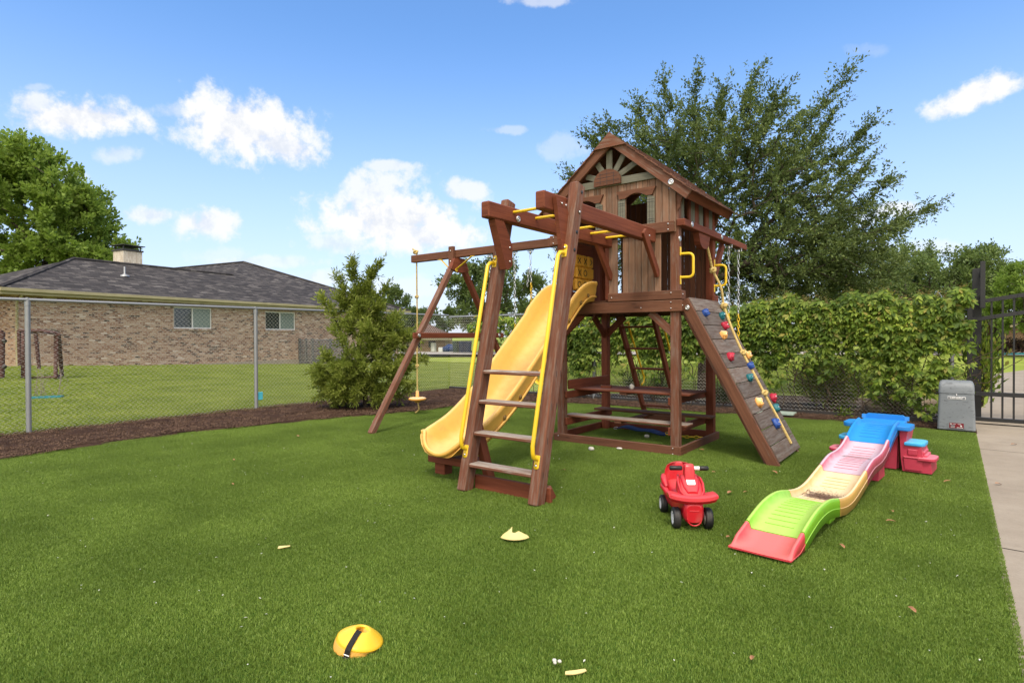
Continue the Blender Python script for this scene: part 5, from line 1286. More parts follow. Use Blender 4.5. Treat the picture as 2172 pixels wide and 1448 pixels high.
def wheel(x, y, r, wd, sy_):
    m = MB(); Q = Matrix.Rotation(R(-90*sy_),4,'X')
    m.lathe([(r*.60,-.002),(r*.70,.0),(r*.93,.0),(r,.008),(r,.5*wd-.003),(r*.985,.5*wd),(r,.5*wd+.003),(r,wd-.010),(r*.9,wd),(r*.60,wd)], (x,y,r), 28, 0, Q)
    w_ = m.build('wheel', PTYRE, car, False)
    m = MB(); m.lathe([(0,wd-.012),(r*.16,wd-.010),(r*.18,wd-.004),(r*.30,wd-.004),(r*.36,wd-.012),(r*.52,wd-.008),(r*.61,wd+.001),(r*.64,wd-.004),(r*.64,.0),(0,.0)], (x,y,r), 24, 0, Q); m.build('hub', PWHT, w_, False)
    m = MB()
    for k in range(5): a = 2*math.pi*k/5; m.sphere(Matrix.Translation((x,y,r)) @ Q @ Vector((r*.44*math.cos(a), r*.44*math.sin(a), wd-.009)), (.006,.004,.006), 8, 6)
    m.build('hub_hole', DARKST, w_, False)
for x, r, yy in ((.175,.069,.080),(-.175,.062,.098)):
    for sy_ in (-1, 1): wheel(x, sy_*yy, r, .046, sy_)
# ---- stack of disc cones held by a strap, leaning to one side
cs = thing('disc_cone_stack', 'stack of yellow training disc cones held together by a black strap', 'cone stack', (-1.955,1.515,0))
Lr = Vector((.797,.604,0)); Bk = Vector((-.604,.797,0))
Rt = Matrix((Lr, Bk, Vector((0,0,1)))).transposed()
nC = 7
for k in range(nC):
    f = k/(nC-1); tilt = R(3+10*f); M = Matrix.Translation(Vector((-1.955,1.515,.008+.0046*k))+Lr*(.014*f*f-.004)) @ Rt.to_4x4() @ Matrix.Rotation(tilt,4,'Y')
    m = MB(); s_ = 1.0 if k < nC-1 else 1.02
    m.lathe([(.093*s_,0),(.0935*s_,.003),(.086*s_,.0125),(.068,.030),(.050,.045),(.037,.054),(.030,.057),(.026,.056),(.024,.050)], (0,0,0), 48); m.lathe([(.024,.050),(.0235,.046),(.034,.050),(.05,.0405),(.068,.026),(.086*s_,.009),(.093*s_,0)], (0,0,0), 48)
    m.build('disc_cone', PCONE if k > nC-3 else PCONE2, cs, True, lambda p, M=M: M @ Vector((p.x, p.y, p.z*.78)))
M = Matrix.Translation(Vector((-1.955,1.515,.008+.0046*6))+Lr*.010) @ Rt.to_4x4() @ Matrix.Rotation(R(13),4,'Y') @ Matrix.Rotation(R(-14),4,'Z')
m = MB(); path = [(.0,-.022,.032),(.0,-.028,.0475),(.0,-.040,.044),(.0,-.056,.0355),(.0,-.074,.0235),(.0,-.092,.011),(.0,-.0995,.000),(.0,-.101,-.012),(.0,-.100,-.032)]
rings = []
for p in path: rings.append([Vector((p[0]-.0115,p[1],p[2])), Vector((p[0]+.0115,p[1],p[2])), Vector((p[0]+.0115,p[1]-.002,p[2]+.0022)), Vector((p[0]-.0115,p[1]-.002,p[2]+.0022))])
m.sweep(rings, True, True, False); sp_ = m.build('strap', STRAP, cs, True, lambda p: M @ p)
MB().tube([(-.012,-.1045,-.029),(.012,-.1045,-.029),(.014,-.1045,-.040),(-.014,-.1045,-.040)], .0022, 6, False, True, 0, True).build('buckle', DARKST, sp_, True, lambda p: M @ p)
MB().board((-.012,-.1035,-.018),(.012,-.1035,-.018),.004,.002,(0,-1,.3)).build('strap_stitch', PWHT, sp_, True, lambda p: M @ p)
# ---- broken cone pieces
def cone_piece(name, label, loc, rz, a0, a1, tilt, jag, r0=.030, r1=.095, h=.055):
    m = MB(); n = 14; ro, ri = [], []
    for i in range(n+1):
        a = R(a0+(a1-a0)*i/n); j = jag[i % len(jag)]
        for lst, t in ((ro, 0), (ri, .0025)):
            rr = r0+(r1-r0)*(1-j); zz = h*j
            lst.append([Vector((r1*math.cos(a), r1*math.sin(a), t)), Vector(((r1*.6+rr*.4)*math.cos(a), (r1*.6+rr*.4)*math.sin(a), zz*.42+t)), Vector((rr*math.cos(a), rr*math.sin(a), zz+t))])
    m.sweep(ro, False, False, False); m.sweep([list(reversed(r_)) for r_ in ri], False, False, False)
    for q_ in (0, n): m.add([ro[q_][0],ro[q_][1],ro[q_][2],ri[q_][2],ri[q_][1],ri[q_][0]], [(0,1,2,3,4,5)])
    M = Matrix.Rotation(rz,4,'Z') @ Matrix.Rotation(tilt,4,'X'); o = m.build(name, PPALE, None, False, lambda p: M @ p); o.location = loc; return tag(o, label, 'cone piece')
rz0 = math.atan2(-FWD.y, -FWD.x)
cone_piece('broken_cone', 'large broken piece of pale yellow disc cone standing on the turf', (-2.205,2.925,.030), rz0, -58, 58, 0, [.35,.55,.78,1.02,.85,.58,.55,.55,.58,.64,.66,.60,.48,.34,.2], .030, .105, .055)
o = MB().prism([(-.035,-.013),(-.027,-.016),(.034,-.005),(.034,.005),(-.027,.016),(-.035,.013)], 2, 0, .003).build('cone_shard', PPALE); o.location = (-3.20,1.945,.022); o.rotation_euler = (.12,-.06,.85); tag(o, 'small flat shard of pale yellow cone on the turf left of centre', 'cone piece')
cone_piece('cone_shard', 'thin curved sliver of pale yellow cone near the bottom edge', (-1.205,1.93,.020), rz0+.25, -22, 24, .0, [.13,.15,.16,.17,.17,.175,.175,.17,.17,.165,.16,.15,.14,.12,.10], .03, .11, .035)
# ---- stones, leaves, crumbs
def pebble(name, label, loc, r, seed, cat='stone', mat=PEBBLE, group=None):
    o = MB().sphere((0,0,r[2]*.6), r, 14, 10, 0, .10, seed).build(name, mat); o.location = loc; return tag(o, label, cat, group)
pebble('white_stone', 'round white stone on the turf in front of the sandbox board', (-3.20,5.66,.018), (.034,.028,.022), 1)
pebble('white_stone', 'flat jagged pale stone touching the sandbox front board', (-2.97,5.885,.018), (.036,.022,.012), 5)
pebble('white_stone', 'round white stone on the turf inside the sandbox frame', (-3.04,6.77,.018), (.030,.026,.022), 9)
for k, (x, y, r_) in enumerate(((-1.215,1.86,.009),(-1.197,1.868,.008),(-1.206,1.85,.007))):
    pebble('white_crumb', 'white crumb in a tight cluster on the turf near the bottom edge', (x,y,.036), (r_,r_*.8,r_*.8), k+30, 'crumb', PEBBLE, 'white crumbs clustered on the turf')
lf = None
for k, (x, y) in enumerate(((-1.305,5.667),(-1.321,4.817),(-1.114,3.681),(-5.861,3.003),(-1.419,4.728),(-.041,6.177),(-.333,4.628),(-.528,3.918),(-2.196,6.30),(-.35,4.9),(-1.75,5.35),(-4.9,2.5),(-.15,3.2),(-.62,2.35),(-2.9,4.6),(-6.6,4.2),(.33,3.9),(.62,4.35),(.30,6.4),(.55,8.8),(.95,3.1))):
    if lf is None:
        m = MB(); n = 8
        for s_ in (-1, 1):
            prev = None; V = []; 
            for i in range(n+1):
                f = i/n; x_ = (f-.5)*.055; w_ = .013*math.sin(math.pi*f)**.8*(1+.25*math.sin(9*f)); V.append([Vector((x_,0,.006*math.sin(3*f))), Vector((x_,s_*w_,.006*math.sin(3*f)+.35*w_))])
            m.sweep(V if s_ < 0 else [list(reversed(v_)) for v_ in V], False, False, True)
        lf = m.build('dry_leaf', DLEAF); o = lf
    else: o = lf.copy(); COL.objects.link(o)
    tag(o, *(('small curled dry brown leaf lying on the green turf', 'leaf', 'fallen leaves on the turf') if x < .2 else ('small curled dry brown leaf lying on the concrete path', 'leaf', 'fallen leaves on the concrete path'))); o.location = (x, y, .030 if x < .2 else .014); o.rotation_euler = (random.uniform(-.2,.2), random.uniform(-.2,.2), random.uniform(0,6.28)); o.scale = (random.uniform(.7,1.3),)*3
m = MB(); m.prism(rounded(-.36,.36,-.17,.17,.03), 2, 0, .02); o = m.build('utility_cover', LIDG); o.location = (-2.33,9.86,.045); o.rotation_euler = (0,0,.04); tag(o, 'flat pale green utility box cover in the mulch behind the rock wall', 'utility cover')

# ================================================================ GATE AND OPERATOR (right)
GY = 11.0
gate = thing('sliding_gate', 'black steel sliding gate with upright pickets and an arched top rail', 'gate', (.17,GY,0))
def GB(name, *boxes):
    m = MB()
    for b in boxes: m.box(*b, .003)
    return m.build(name, BLACKM, gate)
GB('frame_stile', (.155,.215,GY-.03,GY+.03,.03,1.76)); GB('tail_frame', (-.46,.153,GY-.028,GY+.028,.37,.43), (-.46,-.40,GY-.027,GY+.027,.0,.367), (-.398,.153,GY-.026,GY+.026,-.0,.055))
GB('bottom_rail', (.217,4.2,GY-.03,GY+.03,-.0,.06)); GB('lower_rail', (.217,4.2,GY-.029,GY+.029,.375,.435))
def arch(z, h, nm):
    m = MB(); pts = [(.217+4.0*i/16, z+h*math.sin(math.pi/2*i/16)) for i in range(17)]
    for (xa, za), (xb, zb) in zip(pts, pts[1:]): m.board((xa,GY,za), (xb,GY,zb), .058, .055, (0,0,1), .002)
    return m.build(nm, BLACKM, gate)
arch(1.745, .42, 'top_rail'); arch(1.495, .42, 'middle_rail')
for k in range(28):
    x = .435+k*.1245; zt = 1.745+.42*math.sin(math.pi/2*(x-.217)/4.0); MB().box(x-.012, x+.012, GY-.012, GY+.012, .03, zt, .002).build('picket', BLACKM, gate)
post = thing('gate_post', 'tall black square gate post with guide rollers at the end of the vine fence', 'post', (.26,GY+.16,0))
MB().box(.215,.325,GY+.10,GY+.21,0,2.26,.004).build('post', BLACKM, post); MB().box(.30,.36,GY-.12,GY-.06,1.66,2.34,.004).box(.30,.36,GY-.059,GY+.099,2.12,2.20,.003).box(.30,.36,GY-.059,GY+.099,1.80,1.86,.003).build('guide_bracket', BLACKM, post)
m = MB()
for z in (1.9,2.05): m.tube([(.33,GY-.05,z-.03),(.33,GY-.05,z+.03)], .03, 10)
m.build('guide_roller', DARKST, post)
op = thing('gate_operator', 'scuffed grey plastic gate operator box with rounded lid and red panel', 'gate operator', (.04,9.75,0))
bx0, bx1, by0, by1 = -.165,.215,9.58,9.90
m = MB(); rings = []
for z, ins in ((.03,-.006),(.035,-.012),(.30,-.004),(.50,.004)): rings.append([Vector((x,y,z)) for x, y in rounded(bx0+ins, bx1-ins, by0+ins, by1-ins, .03, 4)])
m.sweep(rings, True, True, False); m.build('housing', OPBOX, op)
m = MB(); rings = []
for z, iy, ix in ((.506,.0,.0),(.58,.004,.002),(.625,.018,.006),(.652,.045,.016),(.668,.09,.035),(.672,.13,.06)): rings.append([Vector((x,y,z)) for x, y in rounded(bx0+ix, bx1-ix, by0+iy, by1-iy, .035, 4)])
m.sweep(rings, True, True, True); m.build('lid', OPBOX, op)
MB().box(bx0+.01, bx1-.01, by0+.008, by1-.01, .0, .032, .002).build('base_plate', BLACKM, op)
MB().sphere((.025,by0-.002,.487), (.010,.006,.010), 10, 8).build('lock', CHROME, op)
yf_ = by0-.0005
lb = MB().box(-.068,.122,yf_-.004,yf_+.004,.430,.466,.002).build('label_plate', PWHT, op)
MB().box(-.063,.117,yf_-.0048,yf_-.0041,.435,.461,.0003).build('label_ground', simple('label_grey', (.16,.17,.19), (.18,.19,.21), 9, .5, 2, 0), lb)
def text(name, s, size, x, y, z, mat, parent, ext=.0006, bold=False):
    c = bpy.data.curves.new(name, 'FONT'); c.body = s; c.size = size; c.extrude = ext; c.align_x = 'CENTER'; c.align_y = 'CENTER'
    if bold: c.offset = size*.02
    o = bpy.data.objects.new(name, c); COL.objects.link(o); dg = bpy.context.evaluated_depsgraph_get(); me = bpy.data.meshes.new_from_object(o.evaluated_get(dg)); bpy.data.objects.remove(o)
    me.transform(Matrix.Translation((x,y,z)) @ Matrix.Rotation(R(90),4,'X')); r_ = parent
    while r_.parent: r_ = r_.parent
    me.transform(Matrix.Translation(-Vector(r_.location))); me.materials.clear(); me.materials.append(mat)
    o = bpy.data.objects.new(name, me); COL.objects.link(o); o.parent = parent; return o
text('lettering', 'LiftMaster', .033, .027, yf_-.0052, .448, PWHT, lb, .0006, True)
yp_ = by0-.013
m = MB(); m.prism([(-.068,.05),(.122,.05),(.120,.118),(.098,.140),(-.044,.140),(-.066,.118)], 1, yp_-.006, yp_+.006); rp = m.build('panel_surround', OPBOX, op)
REDP = simple('dark_red_panel', (.16,.012,.02), (.19,.016,.026), 9, .4, 2, 0)
MB().box(-.048,.103,yp_-.0085,yp_-.0062,.056,.122,.001).build('control_panel', REDP, rp)
m = MB(); m.box(-.040,-.022,yp_-.0095,yp_-.0087,.104,.114,.0003); m.box(-.012,.020,yp_-.0095,yp_-.0087,.107,.111,.0003); m.box(.04,.075,yp_-.0095,yp_-.0087,.105,.110,.0003); m.sphere((.075,yp_-.0087,.086), (.010,.0015,.010), 12, 6); m.box(.03,.095,yp_-.0095,yp_-.0087,.062,.068,.0003); m.box(-.034,.01,yp_-.0095,yp_-.0087,.064,.068,.0003); m.build('panel_marking', PWHT, rp)
MB().box(-.034,.012,yp_-.0095,yp_-.0087,.075,.094,.0003).build('panel_button', OPBOX, rp)

# ================================================================ PLANTS
# ---- oak behind the tower
def oakp(l, d, z): return np.array([-4.155, 12.1, 0])+np.array(LAT)*l+np.array(DEP)*d+np.array([0,0,z])
OB = oakp(0,0,0)
attr = []
def lobe(l, d, z, rl, rd, rz_, n): attr.append(blob_points(oakp(l,d,z), rl, rd, rz_, n))
def lobes(L):
    for a in L: lobe(*a)
lobes([(.2,0,4.1,2.3,2.3,1.6,300),(-1.0,0,4.9,1.35,1.6,1.15,130),(.8,0,5.2,1.6,1.6,1.0,150),(2.0,.2,4.2,1.6,1.8,1.2,150),(2.3,0,2.9,1.45,1.8,.85,170),(.6,.2,2.7,1.7,1.9,.75,150),(-1.3,.2,3.3,1.1,1.5,.9,90),(2.9,.1,3.5,.9,1.2,.8,70),(3.1,.3,2.55,1.05,1.2,.6,80),(2.2,1.2,2.4,1.5,1.2,.6,80),(-2.0,.5,2.9,.9,1.2,.7,50)])
# ascending shoots that break the outline
def shoot(p0, p1, n, spread=.075):
    p0, p1 = np.array(p0), np.array(p1); p1 = p1-(p1-p0)/np.linalg.norm(p1-p0)*.16; t = np.linspace(.15, 1, n)[:,None]; bow = np.sin(t*np.pi)*.12
    attr.append(p0+(p1-p0)*t+rng.normal(size=(n,3))*spread*(1.1-t)+np.array([0,0,-1.])*bow*.6)
for (a, b, n_) in (((-1.2,0,5.3),(-1.45,-.3,6.15),8),((-.7,0,5.6),(-.85,0,6.70),9),((-.3,0,5.7),(-.25,-.4,6.65),8),((.2,0,5.8),(.5,0,6.55),8),((.7,0,5.7),(1.0,-.3,6.75),9),((1.2,0,5.6),(1.55,0,6.15),8),((1.7,0,5.2),(2.85,-.5,6.65),14),((2.2,0,5.0),(2.75,0,6.05),9),((2.2,0,4.7),(3.45,-.3,5.65),13),((2.5,0,4.5),(3.55,.3,5.35),10),((2.6,0,4.2),(3.45,0,4.85),10),((2.8,0,3.7),(3.75,-.3,4.55),10),((2.6,0,3.1),(5.1,.2,4.08),19),((3.0,0,3.3),(4.3,0,3.55),10),((2.9,0,2.9),(3.75,0,3.0),9),((3.0,0,2.6),(3.95,-.2,2.45),9),((-1.6,0,4.8),(-2.55,-.4,5.35),10),((-1.7,0,4.4),(-2.95,-.2,4.62),11),((-1.8,0,4.0),(-3.15,-.4,4.0),10),((-1.6,0,3.4),(-2.75,0,3.45),9),((-1.5,0,5.0),(-2.2,.3,5.75),8)):
    shoot(oakp(*a), oakp(*b), n_)
attr = np.concatenate(attr); attr = attr[attr[:,2] > 1.7]
tk = [oakp(0,0,-.1), oakp(.02,0,.6), oakp(.05,.02,1.3), oakp(.0,.05,1.9), oakp(.05,.05,2.4), oakp(.1,.05,3.0)]
grow('oak_tree', 'large dark small leaved oak tree behind the clubhouse with shoots against the sky', 'tree', tuple(OB), tk, attr, .155, L_OAK, 105, .070, .030, .40, None, BARK, .0045, .3)
# ---- bushy shrub by the left fence
sbx, sby = -8.30, 6.62
def shp(l, d, z): return np.array([sbx, sby, 0])+np.array(LAT)*l+np.array(DEP)*d+np.array([0,0,z])
A = [blob_points(shp(0,0,.34), .62,.5,.26,60), blob_points(shp(0,0,.75), .78,.6,.42,75), blob_points(shp(-.45,-.1,.5),.42,.4,.33,40), blob_points(shp(.1,0,1.35),.62,.5,.45,60), blob_points(shp(-.1,0,1.8),.40,.32,.35,34), blob_points(shp(.40,.05,1.25),.38,.35,.32,22), blob_points(shp(.5,0,.55),.35,.3,.3,18)]
for a, b, n_ in (((-.1,0,2.0),(-.22,0,2.58),9),((.05,0,2.0),(.20,0,2.52),9),((-.3,0,1.8),(-.48,0,2.3),6),((.2,0,1.7),(.33,0,2.1),5),((.5,0,1.2),(.95,0,1.35),7),((-.5,0,1.6),(-.72,0,1.95),5),((.5,.0,.9),(1.0,-.1,.85),5)):
    t = np.linspace(.1,1,n_)[:,None]; A.append(shp(*a)+(shp(*b)-shp(*a))*t+rng.normal(size=(n_,3))*.03)
A = np.concatenate(A); A = A[A[:,2] > .12]
grow('shrub', 'tall loose olive green shrub in the mulch by the left fence', 'shrub', (sbx,sby,0), [shp(0,0,-.05), shp(.01,0,.15), shp(0,0,.35), shp(-.03,0,.6)], A, .045, L_SHRUB, 105, .085, .022, .18, None, BARK, .0035, .25)
# ---- trees beyond
def far_tree(name, label, px, top_py, D, halfw_px, mat, n=150, leaf=100, L=.20, base_z=0., squash=1., cat='tree', group='trees beyond the lawns', skirt=.25, offs=0):
    c = along(px, 716, D); zt = 1.28+(716-top_py)*D/1234.89; hw = halfw_px*D/1234.89; b = np.array([c.x, c.y, base_z]); H = zt-base_z
    z0_ = base_z+H*skirt; A = [blob_points(b+np.array([0,0,z0_+(zt-z0_)*.46-base_z]), hw*.80, hw*.8, (zt-z0_)*.46, int(n*.7), 0, .15)]; k = max(6, int(n/16))
    for i in range(k):
        a_ = random.uniform(0,6.28); e = random.uniform(-.5,1.35); cc_ = b+np.array(LAT)*math.cos(a_)*math.cos(e)*hw*.85+np.array(DEP)*math.sin(a_)*math.cos(e)*hw*.8+np.array([0,0,z0_+(zt-z0_)*(.48+.46*math.sin(e))-base_z])
        A.append(blob_points(cc_, hw*.22, hw*.22, H*.07, 8))
    A = np.concatenate(A); tr_ = [b-np.array([0,0,.3]), b+np.array([.1,0,H*.12]), b+np.array([0,.1,H*.25]), b+np.array([.05,0,H*.4])]
    return grow(name, label, cat, tuple(b), tr_, A, max(.12, H*.022), mat, leaf, L, L*.55, hw*.16, group, BARK, .012, .6, 0, 3)
# big bright tree behind the left house
c = along(88, 716, 31); b = np.array([c.x, c.y, .3]); A = []
for l, d, z, rl, rz_, n_ in ((-.5,0,8.2,3.6,3.0,150),(1.6,0,6.6,2.8,1.8,90),(-2.8,0,9.6,2.6,2.0,70),(-.3,-1,10.5,2.0,1.2,55),(2.9,0,5.2,1.7,1.1,40),(1.7,-.5,8.2,1.5,1.1,40),(-1,-1,5.2,3.2,1.2,70),(3.6,0,4.6,1.0,.7,20)):
    A.append(blob_points(b+np.array(LAT)*l+np.array(DEP)*d+np.array([0,0,z-.3]), rl, rl, rz_, n_, 0, .1))
A = np.concatenate(A)
grow('maple_tree', 'big bright green leafy tree rising behind the left end of the brick house', 'tree', tuple(b), [b, b+np.array([.1,0,1.5]), b+np.array([0,.1,3]), b+np.array([.1,.1,4.6])], A, .30, L_MAPLE, 120, .22, .14, .62, None, BARK, .012, .5)
far_tree('broadleaf_tree', 'dark round crowned tree beyond the lawn, seen between the swing legs', 1040, 562, 44, 118, L_FAR, 190, 92, .24, 0)
far_tree('broadleaf_tree', 'smaller dark tree just right of the swing rope, beyond the house end', 915, 655, 58, 60, L_FAR, 90, 80, .30)
far_tree('broadleaf_tree', 'thin topped tree seen above the right end of the house roof', 838, 618, 62, 52, L_FAR, 90, 72, .28)
far_tree('broadleaf_tree', 'low dark tree peeping past the far side of the slide', 1160, 632, 60, 62, L_FAR, 90, 80, .30)
far_tree('pale_tree', 'pale green feathery tree rising left of the gate post', 1965, 512, 40, 150, L_FAR2, 330, 84, .20, 0, 1, 'tree', 'trees beyond the gate', .1)
far_tree('pale_tree', 'pale green tree between the oak and the gate post tree', 1850, 572, 46, 110, L_FAR2, 220, 84, .22, 0, 1, 'tree', 'trees beyond the gate', .1)
far_tree('pale_tree', 'mid green tree standing directly behind the gate pickets', 2110, 525, 38, 95, L_FAR2, 220, 84, .20, 0, 1, 'tree', 'trees beyond the gate', .2)
far_tree('bright_tree', 'bright light green tree at the right edge beyond the gate', 2185, 555, 32, 85, L_MAPLE, 180, 90, .17, 0, 1, 'tree', 'trees beyond the gate', .22)
far_tree('pale_tree', 'dark green tree seen low through the oak above the vine', 1700, 628, 55, 90, L_FAR, 90, 80, .28, 0, 1, 'tree', 'trees beyond the gate', .1)
# ---- vine over the back fence: clusters of pointed leaflets, woody stems, reddish young tips
vine = thing('vine_hedge', 'thick green climbing vine with reddish tips draped over the back fence', 'vine', (-4.6,10.32,0))
def vtop(x): return 1.79+.06*math.sin(x*2.1)+.05*math.sin(x*5.3+1)+.05*math.sin(x*13.7)+.03*math.sin(x*29)+(.14*math.exp(-((x+.8)/.7)**2))-(.12 if x < -7 else 0)
def vbot(x): return 1.03+.14*math.sin(x*3.3+.6)+.14*math.sin(x*8.7)+.08*math.sin(x*21)+(.35 if x < -6.7 else 0)-(.35*math.exp(-((x+5.9)/.35)**2))-(.45*math.exp(-((x+.35)/.3)**2))
C, D, Nn_ = [], [], []
n = 15000; xs_ = rng.uniform(-8.9,.18,n)
for x in xs_:
    dens = .16 if x < -7.6 else .5 if x < -6.6 else 1
    if random.random() > dens: continue
    zt, zb = vtop(x), vbot(x); u = random.random()**.8; z = zb+(zt-zb)*u if random.random() > .04 else zb-random.random()*.4
    if mnoise.noise(Vector((x*4.2, z*5.5, 1.5))) < -.36: continue
    side = random.random(); th = .26*(1-.35*abs(u-.6)); y = 10.32-th*random.uniform(.25,1.15) if side < .74 else 10.32+th*random.uniform(-.2,1.1)
    if z > zt-.10: y = 10.32+random.uniform(-.28,.25)
    C.append((x,y,z)); Nn_.append((random.gauss(0,.35), -1.0 if y < 10.36 else .6, .75+random.gauss(0,.35)))
C = np.array(C); Nn_ = unit(np.array(Nn_)); m_ = len(C)
rad = unit(np.cross(Nn_, rng.normal(size=(m_,3)))); tan = np.cross(Nn_, rad); LC, LD, LU, LS = [], [], [], []
for k, a in enumerate((-1.15,-.55,0,.55,1.15)):
    drop = np.array([0,0,-.45]); down = unit(drop-Nn_*(Nn_@drop)[:,None]+rad*.25); sidev = np.cross(Nn_, down)
    d = unit(down*math.cos(a)+sidev*math.sin(a)+Nn_*rng.normal(size=(m_,1))*.18); s = (.116 if k == 2 else .10 if k in (1,3) else .076)*rng.uniform(.75,1.2,m_)
    LC.append(C+d*s[:,None]*.62); LD.append(d); LU.append(Nn_+rng.normal(size=(m_,3))*.25); LS.append(s)
LC, LD, LU, LS = map(np.concatenate, (LC, LD, LU, LS)); V, F = leaf_quads(LC, LD, LS, LS*.40, LU, .12)
np_mesh('foliage', V, F, L_VINE, vine, (-4.6,10.32,0))
# young upright shoots
C = []; D = []
for i in range(420):
    x = random.uniform(-7,.15); z = vtop(x)-.02; y = 10.32+random.uniform(-.22,.15); d = Vector((random.gauss(0,.5), random.gauss(0,.4), 1)).normalized(); L = random.uniform(.03,.14)
    for j in range(7): f = j/6; C.append(Vector((x,y,z))+d*L*f+Vector((random.gauss(0,.015), random.gauss(0,.015), 0))); D.append((random.gauss(0,1), random.gauss(0,1), random.uniform(0,.8)))
V, F = leaf_quads(np.array([tuple(c) for c in C]), np.array(D), rng.uniform(.03,.055,len(C)), rng.uniform(.010,.018,len(C)))
np_mesh('young_shoots', V, F, leafmat('reddish_young_leaf', (.10,.12,.03), (.22,.17,.05), (.36,.20,.08), .35), vine, (-4.6,10.32,0))
m = MB()
for i in range(90):
    x = random.uniform(-7.2,.1); p = [Vector((x, 10.30+random.uniform(-.06,.1), .0 if random.random() < .6 else random.uniform(.2,.7)))]
    for k in range(6): p.append(p[-1]+Vector((random.gauss(0,.10), random.gauss(0,.035), random.uniform(.12,.26))))
    m.tube(p, [random.uniform(.004,.010)*(1-.1*k) for k in range(7)], 5)
for i in range(26):
    x = random.uniform(-3.4,-.2); z = random.uniform(.7,1.2); p = [Vector((x+.18*k, 10.28+random.gauss(0,.03), z-.25*math.sin(k*.55)+random.gauss(0,.05))) for k in range(7)]; m.tube(p, .004, 4)
m.build('stems', STEM, vine)
# ---- understorey behind the back fence
def clump(name, label, c, r, h, n, L, W, mat, seed=0, group=None, cat='bush'):
    root = thing(name, label, cat, c, group); c = np.array(c); k = int(n/14)
    P_ = blob_points(c+np.array([0,0,h*.55]), r, r*.8, h*.5, k); m = MB()
    for p in P_[:max(6, k//6)]: m.tube([c, c+(p-c)*.5+np.array([0,0,.03]), p], [.012,.008,.004], 5)
    m.build('stems', STEM, root)
    C = np.repeat(P_, 14, 0)+rng.normal(size=(k*14,3))*L*.8; D = unit(C-c+rng.normal(size=(k*14,3))*.7*r); V, F = leaf_quads(C, D, L*rng.uniform(.6,1.2,len(C)), W*rng.uniform(.6,1.2,len(C)))
    np_mesh('leaves', V, F, mat, root, tuple(c)); return root
clump('leafy_bush', 'dense round green bush behind the chain link near the middle of the back fence', (-1.72,11.6,0), .62, .95, 4200, .095, .045, L_VINE)
clump('leafy_bush', 'small loose green bush between the boulders and the operator box', (-.75,11.15,0), .36, .72, 1300, .085, .04, L_VINE)
clump('leafy_bush', 'leafy sprigs hanging low behind the gate stile', (.34,11.25,.2), .22, 1.2, 900, .10, .045, L_VINE)
clump('weed', 'single small bright weed at the foot of the back fence', (-1.34,10.22,.03), .06, .12, 90, .06, .025, L_VINE, 0, None, 'weed')
for i, (x, y, h, lab) in enumerate(((-5.55,11.6,.75,'spiky strap leaved clump behind the back ladder, left of the two rails'),(-4.9,11.5,.8,'spiky strap leaved clump seen between the back ladder and the tower post'),(-6.6,11.3,.62,'spiky strap leaved clump seen left of the picnic table'),(-3.55,11.4,.55,'low strap leaved clump at the foot of the oak trunk'))):
    root = thing('grass_clump', lab, 'grass clump', (x,y,0), 'strap leaved clumps behind the back fence'); C = []; D = []; V = []; F = []
    for k in range(150):
        a = random.uniform(0,6.28); b = np.array([x+random.gauss(0,.07), y+random.gauss(0,.07), 0]); out_ = np.array([math.cos(a), math.sin(a), 0]); sd = np.array([-math.sin(a), math.cos(a), 0])*.008; hh = h*random.uniform(.6,1.1); sp_r = random.uniform(.1,.55); pr = None
        for s_ in range(5):
            f = s_/4; p = b+out_*sp_r*f*f+np.array([0,0,hh*(f-.38*f*f*f*(sp_r/.5))]); w_ = sd*(1-f*.9); V += [p-w_, p+w_]
            if s_: q = len(V)-4; F.append((q,q+1,q+3,q+2))
    np_mesh('leaves', V, F, L_TUFT, root, (x,y,0))
for x, y, r_, sd, lab in ((-.82,11.9,(.34,.26,.24),3,'largest tan boulder behind the back fence beside the bush'),(-.48,11.75,(.24,.2,.17),8,'mid sized tan boulder leaning on the largest boulder'),(-.98,11.55,(.24,.18,.13),12,'flat low tan boulder in front of the boulder pile')):
    o = MB().sphere((0,0,r_[2]*.7), r_, 22, 16, 0, .13, sd).build('boulder', STONE); o.location = (x,y,0); tag(o, lab, 'boulder', 'boulders behind the back fence')

# ================================================================ FAR BACKGROUND
def far_house(name, label, px0, px1, D, ztop, zeave, dep_, wallm, roofm, base=-.1, ov=.6):
    a = along(px0, 716, D); b = along(px1, 716, D); ux = (b-a); ux.z = 0; L = ux.length; ux.normalize(); root = thing(name, label, 'house', (a.x,a.y,base), None, math.atan2(ux.y, ux.x))
    H = zeave-base; m = MB(); m.box(0, L, 0, dep_, 0, H, .01); m.build('wall', wallm, root, False)
    m = MB(); e = [(-ov,-ov,H),(L+ov,-ov,H),(L+ov,dep_+ov,H),(-ov,dep_+ov,H)]; r0 = (dep_*.5, dep_*.5, ztop-base); r1 = (L-dep_*.5, dep_*.5, ztop-base)
    if r1[0] < r0[0]: r0 = r1 = (L*.5, dep_*.5, ztop-base)
    m.add([*e, r0, r1], [(0,1,5,4),(1,2,5),(2,3,4,5),(3,0,4),(3,2,1,0)]); rr_ = m.build('roof', roofm, root, False)
    MB().box(-ov, L+ov, -ov-.03, -ov, H-.18, H+.02, .004).build('fascia', SOFFIT, rr_, False)
    return root, L, H
h2, L2, H2 = far_house('low_house', 'small tan house with brown roof across the road behind the swing legs', 852, 944, 50, 2.45, 1.15, 6, TANW, BRNROOF, -.25)
for xx in (1.0, 2.3): MB().box(xx, xx+.6, -.03, .02, .6, 1.15, .004).build('window', GLASS, h2, False)
h3, L3, H3 = far_house('low_house', 'tan brick house with brown roof and deep eaves seen through the gate', 2105, 2330, 42, 2.95, 1.95, 9, TANW, BRNROOF, -.15, 1.0)
